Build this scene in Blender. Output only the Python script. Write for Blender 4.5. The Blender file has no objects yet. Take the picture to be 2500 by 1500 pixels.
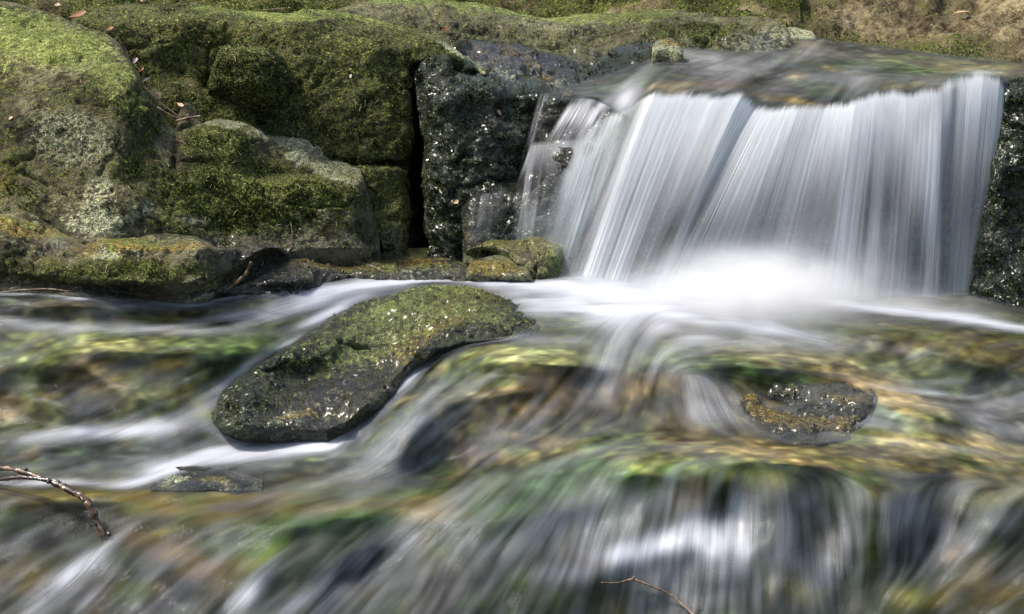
import bpy, math, random
import numpy as np
from mathutils import Vector
random.seed(7); RNG = np.random.default_rng(7)
C = bpy.context.scene.collection
scene = bpy.context.scene

# ------------------------------------------------------------ camera
PITCH = math.radians(14.0)
cam_d = bpy.data.cameras.new('camera'); cam = bpy.data.objects.new('camera', cam_d); C.objects.link(cam)
cam_d.lens = 70; cam_d.sensor_width = 36; cam_d.clip_start = 0.05; cam_d.clip_end = 200
cam.location = (0, 0, 0); cam.rotation_euler = (math.radians(90) - PITCH, 0, 0)
scene.camera = cam
# ------------------------------------------------------------ sky and sun (soft daylight under a forest gap)
w = bpy.data.worlds.new("World"); scene.world = w; w.use_nodes = True
nt = w.node_tree; bg = nt.nodes['Background']
sky = nt.nodes.new('ShaderNodeTexSky'); sky.sky_type = 'NISHITA'; sky.sun_disc = False
SUN_EL, SUN_AZ = math.radians(57), math.radians(-84)      # azimuth from +Y towards +X
sky.air_density = 1.0; sky.dust_density = 4.0; sky.ozone_density = .4; sky.sun_elevation = SUN_EL; sky.sun_rotation = SUN_AZ
nt.links.new(sky.outputs[0], bg.inputs[0]); bg.inputs[1].default_value = 0.12
sd = bpy.data.lights.new('sun', 'SUN'); sun = bpy.data.objects.new('sun', sd); C.objects.link(sun)
sd.energy = 2.7; sd.angle = math.radians(9); sd.color = (1, .945, .85)
dv = Vector((math.sin(SUN_AZ) * math.cos(SUN_EL), math.cos(SUN_AZ) * math.cos(SUN_EL), math.sin(SUN_EL)))
sun.rotation_euler = dv.to_track_quat('Z', 'Y').to_euler()
scene.view_settings.view_transform = 'Standard'; scene.view_settings.look = 'None'
scene.view_settings.gamma = 1; scene.view_settings.exposure = 0.84
scene.cycles.transparent_max_bounces = 24; scene.cycles.volume_bounces = 4

# ------------------------------------------------------------ helpers
FP = 70 / 36 * 2500
CP, SP = math.cos(PITCH), math.sin(PITCH)
def P(px, py, Y):
    """survey point: reading (px,py) on the 2500x1500 view and its distance Y -> world"""
    px = np.asarray(px, float); py = np.asarray(py, float); Y = np.asarray(Y, float)
    a = (px - 1250) / FP; b = (750 - py) / FP
    dy = CP + b * SP; dz = -SP + b * CP
    t = Y / dy
    return np.stack(np.broadcast_arrays(a * t, Y, dz * t), -1)

def _h(ix, iy, iz, s):
    n = (ix.astype(np.int64) * 374761393 + iy.astype(np.int64) * 668265263 + iz.astype(np.int64) * 2147483647 + s * 1274126177) & 0xffffffff
    n = ((n ^ (n >> 13)) * 1274126177) & 0xffffffff
    n = (n ^ (n >> 16)) & 0xffffff
    return n / 16777215.0
def vnoise(p, s=0):
    f = np.floor(p); t = p - f; t = t * t * t * (t * (t * 6 - 15) + 10); i = f.astype(np.int64)
    r = 0
    for dx in (0, 1):
        wx = t[..., 0] if dx else 1 - t[..., 0]
        for dy in (0, 1):
            wy = t[..., 1] if dy else 1 - t[..., 1]
            for dz in (0, 1):
                wz = t[..., 2] if dz else 1 - t[..., 2]
                r = r + wx * wy * wz * _h(i[..., 0] + dx, i[..., 1] + dy, i[..., 2] + dz, s)
    return r
def fbm(p, scale, octs=4, s=0, gain=.5):
    r = 0; a = 1; tot = 0; q = p / scale
    for k in range(octs):
        r = r + a * (vnoise(q + 17.3 * k, s + k) - .5); tot += a; a *= gain; q = q * 2.03
    return r / tot * 2
def ridged(p, scale, octs=3, s=0):
    r = 0; a = 1; tot = 0; q = p / scale
    for k in range(octs):
        r = r + a * (1 - np.abs(2 * vnoise(q + 9.1 * k, s + k) - 1)); tot += a; a *= .5; q = q * 2.1
    return r / tot
def gs1(a, sig, axis):
    if sig <= 0: return a
    r = int(3 * sig) + 1; k = np.exp(-.5 * (np.arange(-r, r + 1) / sig) ** 2); k /= k.sum()
    pad = [(0, 0)] * a.ndim; pad[axis] = (r, r); b = np.pad(a, pad, mode='edge'); out = 0
    n = a.shape[axis]
    for j, kk in enumerate(k):
        sl = [slice(None)] * a.ndim; sl[axis] = slice(j, j + n); out = out + kk * b[tuple(sl)]
    return out
def smooth(a, sy, sx=None): return gs1(gs1(a, sy, 0), sy if sx is None else sx, 1)
def lin(c): c = np.asarray(c, float) / 255; return np.where(c <= .04045, c / 12.92, ((c + .055) / 1.055) ** 2.4)
def splat(X, Y, x, y, rx, ry, ang=0, soft=2.0):
    c, s = math.cos(math.radians(ang)), math.sin(math.radians(ang))
    u = ((X - x) * c + (Y - y) * s) / rx; v = (-(X - x) * s + (Y - y) * c) / ry
    return np.exp(-(u * u + v * v) ** (soft / 2))
def sstep(x, a, b): t = np.clip((x - a) / (b - a), 0, 1); return t * t * (3 - 2 * t)

def grid_mesh(name, V, mat, parent=None, attrs=None, flip=False, cut=None, link=True):
    H, W = V.shape[:2]
    me = bpy.data.meshes.new(name)
    i = np.arange(H * W).reshape(H, W)
    q = np.stack([i[:-1, :-1], i[1:, :-1], i[1:, 1:], i[:-1, 1:]], -1)
    if flip: q = q[..., ::-1]
    q = q.reshape(-1, 4)
    v = V.reshape(-1, 3)
    if cut is not None:                                   # drop faces whose four corners are all fully clear
        c = cut.reshape(-1); q = q[~(c[q].all(1))]
        used = np.zeros(H * W, bool); used[q.ravel()] = True
        mp = np.cumsum(used) - 1; q = mp[q]; v = v[used]
    me.vertices.add(len(v)); me.vertices.foreach_set('co', v.astype(np.float32).ravel())
    me.loops.add(q.size); me.loops.foreach_set('vertex_index', q.astype(np.int32).ravel())
    me.polygons.add(len(q)); me.polygons.foreach_set('loop_start', np.arange(0, q.size, 4, dtype=np.int32))
    me.polygons.foreach_set('use_smooth', np.ones(len(q), bool))
    me.update(calc_edges=True)
    for k, a in (attrs or {}).items():
        a = a.reshape(H * W, -1)
        if cut is not None: a = a[used]
        if a.shape[1] == 1:
            at = me.attributes.new(k, 'FLOAT', 'POINT'); at.data.foreach_set('value', a.astype(np.float32).ravel())
        elif a.shape[1] == 2:
            at = me.attributes.new(k, 'FLOAT_VECTOR', 'POINT')
            at.data.foreach_set('vector', np.concatenate([a, np.zeros((len(a), 1))], 1).astype(np.float32).ravel())
        else:
            at = me.attributes.new(k, 'FLOAT_COLOR', 'POINT')
            if a.shape[1] == 3: a = np.concatenate([a, np.ones((len(a), 1))], 1)
            at.data.foreach_set('color', a.astype(np.float32).ravel())
    me.materials.append(mat)
    o = bpy.data.objects.new(name, me)
    if link: C.objects.link(o)
    o.parent = parent
    return o
def tris_mesh(name, T, mat, parent=None, col=None, nv=3):
    """T: (n, nv, 3) loose leaf faces"""
    n = len(T); me = bpy.data.meshes.new(name)
    me.vertices.add(n * nv); me.vertices.foreach_set('co', T.astype(np.float32).ravel())
    me.loops.add(n * nv); me.loops.foreach_set('vertex_index', np.arange(n * nv, dtype=np.int32))
    me.polygons.add(n); me.polygons.foreach_set('loop_start', np.arange(0, n * nv, nv, dtype=np.int32))
    me.update(calc_edges=True)
    if col is not None:
        at = me.attributes.new('tint', 'FLOAT_COLOR', 'POINT')
        c = np.repeat(np.concatenate([col, np.ones((n, 1))], 1), nv, 0)
        at.data.foreach_set('color', c.astype(np.float32).ravel())
    me.materials.append(mat)
    o = bpy.data.objects.new(name, me); C.objects.link(o); o.parent = parent
    return o
def tag(o, label=None, cat=None, group=None, kind=None):
    if label: o['label'] = label
    if cat: o['category'] = cat
    if group: o['group'] = group
    if kind: o['kind'] = kind
    return o
def normals(V):
    du = np.gradient(V, axis=1); dvv = np.gradient(V, axis=0)
    n = np.cross(dvv, du); n /= np.linalg.norm(n, axis=-1, keepdims=True) + 1e-12
    return n
def depth_field(stations, X, Y, sig=(3, 3)):
    xs = np.array([s[0] for s in stations], float)
    cols = np.stack([np.interp(Y.ravel(), [a[0] for a in s[1]], [a[1] for a in s[1]]).reshape(Y.shape) for s in stations], 0)
    k = np.clip(np.searchsorted(xs, X) - 1, 0, len(xs) - 2)
    t = np.clip((X - xs[k]) / (xs[k + 1] - xs[k]), 0, 1); t = t * t * (3 - 2 * t)
    a = np.take_along_axis(cols, k[None], 0)[0]; b = np.take_along_axis(cols, (k + 1)[None], 0)[0]
    return smooth(a * (1 - t) + b * t, *sig)

# ------------------------------------------------------------ materials
def new_mat(name):
    m = bpy.data.materials.new(name); m.use_nodes = True
    n = m.node_tree; n.nodes.clear(); return m, n
class NB:
    def __init__(s, n): s.n = n
    def node(s, t, **kw):
        x = s.n.nodes.new(t)
        for k, v in kw.items(): setattr(x, k, v)
        return x
    def link(s, a, b): s.n.links.new(a, b)
    def set(s, inp, v):
        if hasattr(v, 'is_linked') or isinstance(v, bpy.types.NodeSocket): s.link(v, inp)
        else: inp.default_value = v
    def math(s, op, a, b=0, c=0, clamp=False):
        x = s.node('ShaderNodeMath', operation=op, use_clamp=clamp)
        s.set(x.inputs[0], a); s.set(x.inputs[1], b); s.set(x.inputs[2], c); return x.outputs[0]
    def noise(s, vec, scale, detail=4, rough=.55, dist=0):
        x = s.node('ShaderNodeTexNoise'); s.link(vec, x.inputs['Vector'])
        x.inputs['Scale'].default_value = scale; x.inputs['Detail'].default_value = detail
        x.inputs['Roughness'].default_value = rough; x.inputs['Distortion'].default_value = dist
        return x.outputs['Fac']
    def ramp(s, f, stops):
        x = s.node('ShaderNodeValToRGB'); s.link(f, x.inputs[0]); e = x.color_ramp.elements
        while len(e) < len(stops): e.new(.5)
        for k, (p, c) in enumerate(stops): e[k].position = p; e[k].color = (*c, 1) if len(c) == 3 else c
        return x.outputs[0]
    def mix(s, f, a, b, mode='MIX'):
        x = s.node('ShaderNodeMix', data_type='RGBA', blend_type=mode)
        s.set(x.inputs[0], f)
        for k, v in ((6, a), (7, b)):
            if isinstance(v, tuple): v = (*v, 1) if len(v) == 3 else v
            s.set(x.inputs[k], v)
        return x.outputs[2]
    def maprange(s, v, a, b, c=0, d=1):
        x = s.node('ShaderNodeMapRange', interpolation_type='SMOOTHSTEP'); s.set(x.inputs[0], v)
        for k, q in enumerate((a, b, c, d)): x.inputs[k + 1].default_value = q
        return x.outputs[0]
    def attr(s, name):
        return s.node('ShaderNodeAttribute', attribute_name=name)

def rock_material(name, rock=((.03, .03, .018), (.15, .14, .075), (.36, .34, .21)), moss_lo=(.012, .014, .005), moss_mid=(.060, .070, .018), moss_hi=(.22, .24, .065)):
    m, n = new_mat(name); b = NB(n)
    tc = b.node('ShaderNodeNewGeometry').outputs['Position']
    mk = b.attr('mask'); sp = b.node('ShaderNodeSeparateColor'); b.link(mk.outputs['Color'], sp.inputs[0])
    m2 = b.attr('stain'); sp2 = b.node('ShaderNodeSeparateColor'); b.link(m2.outputs['Color'], sp2.inputs[0])
    moss, lich_sheen, wet = sp.outputs; bright, ochre, purple = sp2.outputs
    n1 = b.noise(tc, 9, 6, .6, .3); n2 = b.noise(tc, 45, 5, .65); n3 = b.noise(tc, 230, 3, .6); n4 = b.noise(tc, 110, 4, .7); n5 = b.noise(tc, 380, 2, .7)
    n1, n2, n3, n4, n5 = [b.math('MULTIPLY_ADD', q, 2.1, -.55, clamp=True) for q in (n1, n2, n3, n4, n5)]
    n3 = b.math('ADD', b.math('MULTIPLY', n3, .6), b.math('MULTIPLY', n5, .4))
    rk = b.ramp(b.math('ADD', b.math('MULTIPLY', n1, .55), b.math('MULTIPLY', n2, .45)), [(.28, rock[0]), (.5, rock[1]), (.75, rock[2])])
    rk = b.mix(b.maprange(b.math('ADD', b.math('MULTIPLY', n4, .6), b.math('MULTIPLY', n5, .4)), .5, .7, 0, .75), rk, (.02, .02, .016), 'MIX')
    # purple grey bare stone
    rk = b.mix(b.math('MULTIPLY', b.math('MULTIPLY', purple, .6), b.maprange(b.math('ADD', n2, b.math('MULTIPLY', n4, .4)), .5, .75), clamp=True), rk, (.19, .15, .13))
    # pale lichen; on the wet block's top also painted wet sheen
    lm = b.maprange(b.math('ADD', lich_sheen, b.math('ADD', b.math('MULTIPLY', b.math('SUBTRACT', n2, .5), .55), b.math('MULTIPLY', b.math('SUBTRACT', n4, .5), .6))), .32, .58)
    lc = b.ramp(n3, [(.2, (.10, .115, .065)), (.5, (.32, .34, .22)), (.8, (.60, .61, .44))])
    rk = b.mix(lm, rk, lc)
    # ochre iron and algae stain
    om = b.maprange(b.math('ADD', ochre, b.math('ADD', b.math('MULTIPLY', b.math('SUBTRACT', n2, .5), .5), b.math('MULTIPLY', b.math('SUBTRACT', n4, .5), .45))), .33, .6)
    rk = b.mix(b.math('MULTIPLY', om, .9), rk, b.ramp(b.math('ADD', b.math('MULTIPLY', n4, .5), b.math('MULTIPLY', n3, .5)), [(.25, (.05, .04, .008)), (.5, (.19, .14, .025)), (.75, (.42, .32, .11))]))
    big = b.noise(tc, 3.5, 3, .6); spk = b.math('ADD', b.math('MULTIPLY', n4, .5), b.math('MULTIPLY', n5, .5))
    # moss
    mm = b.maprange(b.math('ADD', moss, b.math('ADD', b.math('MULTIPLY', b.math('SUBTRACT', n2, .5), .5), b.math('MULTIPLY', b.math('SUBTRACT', n4, .5), .5))), .38, .58)
    mc = b.ramp(b.math('ADD', b.math('MULTIPLY', n3, .6), b.math('MULTIPLY', n4, .4)), [(.25, moss_lo), (.5, moss_mid), (.8, moss_hi)])
    col = b.mix(mm, rk, mc)
    # yellow green moss film
    bm = b.maprange(b.math('ADD', bright, b.math('ADD', b.math('MULTIPLY', b.math('SUBTRACT', n2, .5), .45), b.math('MULTIPLY', b.math('SUBTRACT', n4, .5), .6))), .3, .75)
    bc = b.ramp(b.math('ADD', b.math('MULTIPLY', n3, .5), b.math('MULTIPLY', n2, .5)), [(.22, (.06, .075, .018)), (.5, (.19, .23, .06)), (.8, (.42, .47, .17))])
    col = b.mix(b.math('MULTIPLY', bm, .93), col, bc)
    hsv = b.math('MULTIPLY_ADD', wet, -.45, 1.0)
    col = b.mix(1.0, col, b.node_comb(hsv) if hasattr(b, 'node_comb') else col) if False else b.mix(b.math('MULTIPLY', wet, .38), col, b.mix(1.0, col, (.35, .36, .4), 'MULTIPLY'))
    col = b.mix(1.0, col, b.ramp(spk, [(.25, (.28, .28, .3)), (.5, (.9, .9, .9)), (.75, (1.9, 1.9, 1.8))]), 'MULTIPLY')  # fine speckle puts dark pits and lit tips into the colour
    col = b.mix(1.0, col, b.ramp(big, [(.35, (.72, .70, .66)), (.5, (1.1, 1.1, 1.05)), (.65, (1.5, 1.48, 1.35))]), 'MULTIPLY')
    pr = b.node('ShaderNodeBsdfPrincipled'); b.link(col, pr.inputs['Base Color'])
    rough = b.maprange(b.math('ADD', wet, b.math('MULTIPLY', b.math('SUBTRACT', n4, .5), .8)), .1, .75, .95, .13)
    b.link(rough, pr.inputs['Roughness'])
    b.link(b.math('MULTIPLY_ADD', wet, .45, .2), pr.inputs['Specular IOR Level'])
    b.link(b.math('MULTIPLY', wet, .5), pr.inputs['Coat Weight']); pr.inputs['Coat Roughness'].default_value = .17
    hgt = b.math('ADD', b.math('MULTIPLY', n3, .35), b.math('ADD', b.math('MULTIPLY', n4, .9), b.math('MULTIPLY', n2, .6)))
    bp = b.node('ShaderNodeBump'); bp.inputs['Strength'].default_value = .9; bp.inputs['Distance'].default_value = .014
    b.link(hgt, bp.inputs['Height']); b.link(bp.outputs[0], pr.inputs['Normal'])
    out = b.node('ShaderNodeOutputMaterial'); b.link(pr.outputs[0], out.inputs[0])
    return m
M_ROCK = rock_material('mossy_stone')
M_WET = rock_material('wet_mossy_stone', rock=((.012, .013, .011), (.05, .052, .034), (.18, .16, .09)), moss_lo=(.006, .01, .005), moss_mid=(.022, .034, .012), moss_hi=(.08, .11, .03))
M_BANK = rock_material('earthy_bank', rock=((.08, .06, .03), (.26, .20, .11), (.5, .43, .28)), moss_lo=(.015, .02, .005), moss_mid=(.06, .075, .015), moss_hi=(.2, .22, .05))

def leaf_material(name, rough=.6, spec=.3):
    m, n = new_mat(name); b = NB(n); at = b.attr('tint')
    pr = b.node('ShaderNodeBsdfPrincipled'); b.link(at.outputs['Color'], pr.inputs['Base Color'])
    pr.inputs['Roughness'].default_value = rough; pr.inputs['Specular IOR Level'].default_value = spec
    tl = b.node('ShaderNodeBsdfTranslucent'); b.link(at.outputs['Color'], tl.inputs[0])
    mx = b.node('ShaderNodeMixShader'); mx.inputs[0].default_value = .25
    b.link(pr.outputs[0], mx.inputs[1]); b.link(tl.outputs[0], mx.inputs[2])
    out = b.node('ShaderNodeOutputMaterial'); b.link(mx.outputs[0], out.inputs[0]); return m
M_MOSS = leaf_material('moss_leaves'); M_MOSSWET = leaf_material('wet_moss_leaves', .22, .8)

def simple_mat(name, stops, scale=60, rough=.6, spec=.4, bump=.3, stretch=None):
    m, n = new_mat(name); b = NB(n)
    tc = b.node('ShaderNodeTexCoord').outputs['Object']
    nz = b.noise(tc, scale, 4, .6)
    pr = b.node('ShaderNodeBsdfPrincipled'); b.link(b.ramp(nz, stops), pr.inputs['Base Color'])
    pr.inputs['Roughness'].default_value = rough; pr.inputs['Specular IOR Level'].default_value = spec
    bp = b.node('ShaderNodeBump'); bp.inputs['Strength'].default_value = bump; bp.inputs['Distance'].default_value = .003
    b.link(nz, bp.inputs['Height']); b.link(bp.outputs[0], pr.inputs['Normal'])
    out = b.node('ShaderNodeOutputMaterial'); b.link(pr.outputs[0], out.inputs[0]); return m
M_BARK = simple_mat('wet_bark', [(.35, (.012, .007, .006)), (.5, (.07, .04, .025)), (.65, (.30, .17, .08))], 70, .25, .7, .8)
M_BARK2 = simple_mat('dark_wet_bark', [(.35, (.008, .005, .005)), (.55, (.035, .02, .016)), (.72, (.14, .08, .05))], 90, .2, .8, .8)
M_TWIG = simple_mat('dry_twig', [(.35, (.05, .03, .02)), (.5, (.17, .11, .07)), (.65, (.34, .25, .17))], 120, .6)
M_NEEDLE = simple_mat('dry_needle', [(.35, (.20, .10, .04)), (.6, (.42, .26, .12))], 300, .5)
M_NEEDLE2 = simple_mat('pale_dry_needle', [(.35, (.38, .28, .16)), (.6, (.60, .50, .32))], 300, .5)
M_LEAFB = simple_mat('brown_leaf', [(.35, (.13, .05, .02)), (.6, (.30, .13, .05))], 200, .45)
M_LEAFT = simple_mat('tan_leaf', [(.35, (.38, .22, .12)), (.6, (.58, .40, .25))], 200, .6)
M_LEAFR = simple_mat('red_leaf', [(.35, (.10, .012, .01)), (.6, (.24, .03, .02))], 200, .3)
M_LEAFP = simple_mat('pale_leaf', [(.35, (.20, .16, .14)), (.6, (.36, .31, .28))], 200, .5)

def water_material(name, white=(.84, .85, .89), gloss=.6, rough=.13, bump=.25):
    m, n = new_mat(name); b = NB(n)
    veil = b.attr('veil').outputs['Fac']; fl = b.attr('flow').outputs['Vector']
    mp = b.node('ShaderNodeMapping'); b.link(fl, mp.inputs[0]); mp.inputs['Scale'].default_value = (.8, 1.6, 1)
    st = b.noise(mp.outputs[0], 1.0, 4, .6)
    v2 = b.math('MULTIPLY', veil, b.maprange(st, .25, .75, .9, 1.08), clamp=True)
    tr = b.node('ShaderNodeBsdfTransparent'); tr.inputs[0].default_value = (.93, .96, .96, 1)
    df = b.node('ShaderNodeBsdfPrincipled'); df.inputs['Base Color'].default_value = (*white, 1)
    df.inputs['Roughness'].default_value = .45; df.inputs['Specular IOR Level'].default_value = .3
    tl = b.node('ShaderNodeBsdfTranslucent'); tl.inputs[0].default_value = (*white, 1)
    md = b.node('ShaderNodeMixShader'); md.inputs[0].default_value = .35; b.link(df.outputs[0], md.inputs[1]); b.link(tl.outputs[0], md.inputs[2])
    m1 = b.node('ShaderNodeMixShader'); b.link(v2, m1.inputs[0]); b.link(tr.outputs[0], m1.inputs[1]); b.link(md.outputs[0], m1.inputs[2])
    gl = b.node('ShaderNodeBsdfGlossy'); gl.inputs['Roughness'].default_value = rough; gl.inputs[0].default_value = (.9, .94, 1, 1)
    fr = b.node('ShaderNodeFresnel'); fr.inputs[0].default_value = 1.33
    bp = b.node('ShaderNodeBump'); bp.inputs['Strength'].default_value = bump; bp.inputs['Distance'].default_value = .006
    b.link(st, bp.inputs['Height'])
    for x in (gl.inputs['Normal'], fr.inputs['Normal']): b.link(bp.outputs[0], x)
    pres = b.attr('present').outputs['Fac']
    f = b.math('MULTIPLY', b.math('MULTIPLY', fr.outputs[0], gloss), pres, clamp=True)
    m2 = b.node('ShaderNodeMixShader'); b.link(f, m2.inputs[0]); b.link(m1.outputs[0], m2.inputs[1]); b.link(gl.outputs[0], m2.inputs[2])
    out = b.node('ShaderNodeOutputMaterial'); b.link(m2.outputs[0], out.inputs[0]); return m
M_WATER = water_material('flowing_water', white=(.78, .82, .91), gloss=.3, rough=.16)
M_POOL = water_material('pool_water', gloss=.22, rough=.2)
M_FALL = water_material('falling_water', white=(.90, .90, .945), gloss=.08, rough=.35, bump=.0)
M_FOAM = water_material('white_foam', white=(.88, .90, .95), gloss=0, bump=.0)

def bed_material(name):
    m, n = new_mat(name); b = NB(n)
    tc = b.node('ShaderNodeNewGeometry').outputs['Position']
    at = b.attr('tint').outputs['Color']; fl = b.attr('flow').outputs['Vector']
    n1 = b.noise(fl, .55, 5, .65); n2 = b.noise(tc, 60, 4, .6)
    c = b.mix(1.0, at, b.ramp(n1, [(.3, (.7, .7, .7)), (.5, (.88, .88, .88)), (.7, (1.1, 1.1, 1.06))]), 'MULTIPLY')
    pr = b.node('ShaderNodeBsdfPrincipled'); b.link(c, pr.inputs['Base Color'])
    pr.inputs['Roughness'].default_value = .8; pr.inputs['Specular IOR Level'].default_value = .06
    bp = b.node('ShaderNodeBump'); bp.inputs['Strength'].default_value = .5; bp.inputs['Distance'].default_value = .006
    b.link(b.math('ADD', b.math('MULTIPLY', n1, .2), b.math('MULTIPLY', n2, .7)), bp.inputs['Height']); b.link(bp.outputs[0], pr.inputs['Normal'])
    out = b.node('ShaderNodeOutputMaterial'); b.link(pr.outputs[0], out.inputs[0]); return m
M_BED = bed_material('stream_bed_stone')

# ------------------------------------------------------------ stream surface survey
ST = [(-360, [(600, 4.7), (700, 4.35), (780, 4.3), (900, 4.15), (1060, 4.02), (1130, 3.86), (1185, 3.78), (1205, 3.70), (1300, 3.62), (1500, 3.4), (1700, 3.15)]),
      (0, [(600, 4.7), (700, 4.35), (780, 4.3), (800, 4.28), (900, 4.15), (1000, 4.08), (1060, 4.02), (1130, 3.86), (1185, 3.78), (1205, 3.70), (1300, 3.62), (1500, 3.4), (1700, 3.15)]),
      (500, [(600, 4.7), (720, 4.43), (780, 4.36), (850, 4.22), (1000, 4.10), (1060, 4.03), (1140, 3.84), (1190, 3.75), (1260, 3.64), (1500, 3.38), (1700, 3.15)]),
      (900, [(600, 4.8), (690, 4.6), (760, 4.5), (850, 4.36), (1000, 4.12), (1080, 4.0), (1150, 3.86), (1230, 3.7), (1300, 3.62), (1500, 3.38), (1700, 3.18)]),
      (1250, [(600, 4.9), (690, 4.66), (820, 4.36), (850, 4.25), (900, 4.18), (1000, 4.04), (1150, 3.86), (1210, 3.70), (1300, 3.60), (1500, 3.42), (1700, 3.25)]),
      (1600, [(600, 4.9), (720, 4.68), (800, 4.42), (880, 4.22), (920, 4.15), (1030, 4.05), (1080, 3.86), (1110, 3.76), (1200, 3.68), (1320, 3.62), (1500, 3.52), (1700, 3.42)]),
      (2000, [(600, 4.95), (740, 4.66), (880, 4.16), (940, 4.12), (1060, 3.90), (1110, 3.70), (1180, 3.62), (1500, 3.50), (1700, 3.42)]),
      (2300, [(600, 5.0), (760, 4.62), (830, 4.40), (930, 4.14), (1060, 3.90), (1130, 3.72), (1200, 3.64), (1500, 3.48), (1700, 3.40)]),
      (2500, [(600, 5.0), (785, 4.58), (830, 4.45), (930, 4.25), (1000, 4.08), (1150, 3.76), (1200, 3.66), (1500, 3.46), (1700, 3.36)]),
      (2860, [(600, 5.0), (800, 4.58), (930, 4.25), (1150, 3.76), (1200, 3.66), (1500, 3.46), (1700, 3.36)])]
BUMPS = [(180, 745, 110, 26, 0, -0.065), (120, 870, 130, 50, 0, -0.039), (300, 850, 110, 28, 5, -0.039), (560, 850, 170, 40, 0, -0.046), (330, 965, 90, 30, 20, -0.039), (150, 990, 110, 30, 10, -0.031), (700, 930, 80, 40, -30, 0.036), (1330, 880, 190, 34, 3, -0.09), (1180, 960, 170, 22, -6, -0.037), (1000, 1040, 110, 60, -40, -0.09), (1060, 1140, 90, 30, -20, 0.06), (1500, 1150, 260, 40, 0, -0.039), (1900, 1120, 180, 30, 5, -0.039), (2350, 860, 200, 50, 14, -0.128), (2120, 800, 130, 30, 8, -0.065), (1780, 880, 190, 40, 6, -0.065), (300, 1210, 260, 20, 0, -0.022), (760, 1260, 220, 40, -8, -0.039), (1250, 1250, 200, 40, -10, -0.022), (600, 1090, 260, 30, -4, 0.036), (1640, 1345, 160, 40, -6, -0.009), (2000, 1300, 80, 120, 0, 0.036), (2150, 1260, 60, 90, 0, -0.022), (900, 1420, 140, 60, -30, 0.06), (560, 1420, 120, 50, -30, -0.022), (2300, 1300, 60, 120, 10, 0.036), (2440, 1280, 60, 60, 0, -0.031), (1800, 1280, 60, 60, 0, 0.036), (1850, 1000, 160, 40, 0, 0.024), (900, 880, 330, 100, -28, 0.06), (2250, 1000, 160, 30, 12, -0.051)]
def sheet_depth(X, Y):
    D = depth_field(ST, X, Y, (0, 0))
    for (x, y, rx, ry, an, d) in BUMPS: D = D + 1.3 * d * splat(X, Y, x, y, rx, ry, an, 2.1)
    return D
# ------------------------------------------------------------ rocks
SURF = {}
def leaf_scatter(V, N, prob, dens, size, colfn, up=.5, seed=0):
    """small moss leaves standing on a surface grid"""
    rg = np.random.default_rng(seed)
    Hh, Ww = V.shape[:2]
    p = np.clip(prob, 0, 1) * dens
    cnt = rg.poisson(p[:-1, :-1])
    idx = np.repeat(np.arange(cnt.size), cnt.ravel())
    i, j = idx // (Ww - 1), idx % (Ww - 1); n = len(idx)
    if n == 0: return None, None
    a = rg.random((n, 1)); bb = rg.random((n, 1))
    base = V[i, j] + a * (V[i, j + 1] - V[i, j]) + bb * (V[i + 1, j] - V[i, j])
    nn = N[i, j]
    d = nn * rg.uniform(.4, 1.1, (n, 1)) + rg.normal(0, .55, (n, 3)) + np.array([0, 0, up]) * rg.random((n, 1)); d /= np.linalg.norm(d, axis=1, keepdims=True)
    s = np.cross(d, rg.normal(0, 1, (n, 3))); s /= np.linalg.norm(s, axis=1, keepdims=True)
    L = size * rg.uniform(.5, 1.5, (n, 1)) * (.55 + .9 * np.clip(prob[i, j], 0, 1)[:, None]); Wd = L * rg.uniform(.22, .45, (n, 1))
    T = np.stack([base - s * Wd, base + s * Wd, base + d * L], 1)
    return T, colfn(rg, n, i, j)
def moss_cols(lo, hi, tip):
    lo, hi, tip = map(np.array, (lo, hi, tip))
    def f(rg, n, i, j):
        t = rg.random((n, 1)) ** 1.4; c = lo + (hi - lo) * t
        k = rg.random((n, 1)) < .2; return np.where(k, tip * rg.uniform(.6, 1.1, (n, 1)), c)
    return f
DRY_MOSS = moss_cols((.011, .014, .005), (.072, .090, .020), (.27, .32, .07)); DARK_MOSS = moss_cols((.007, .008, .004), (.045, .052, .014), (.20, .23, .05))
WET_MOSS = moss_cols((.006, .009, .005), (.04, .055, .02), (.11, .15, .05))
GOLD_MOSS = moss_cols((.05, .055, .01), (.17, .19, .04), (.42, .46, .12))

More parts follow.
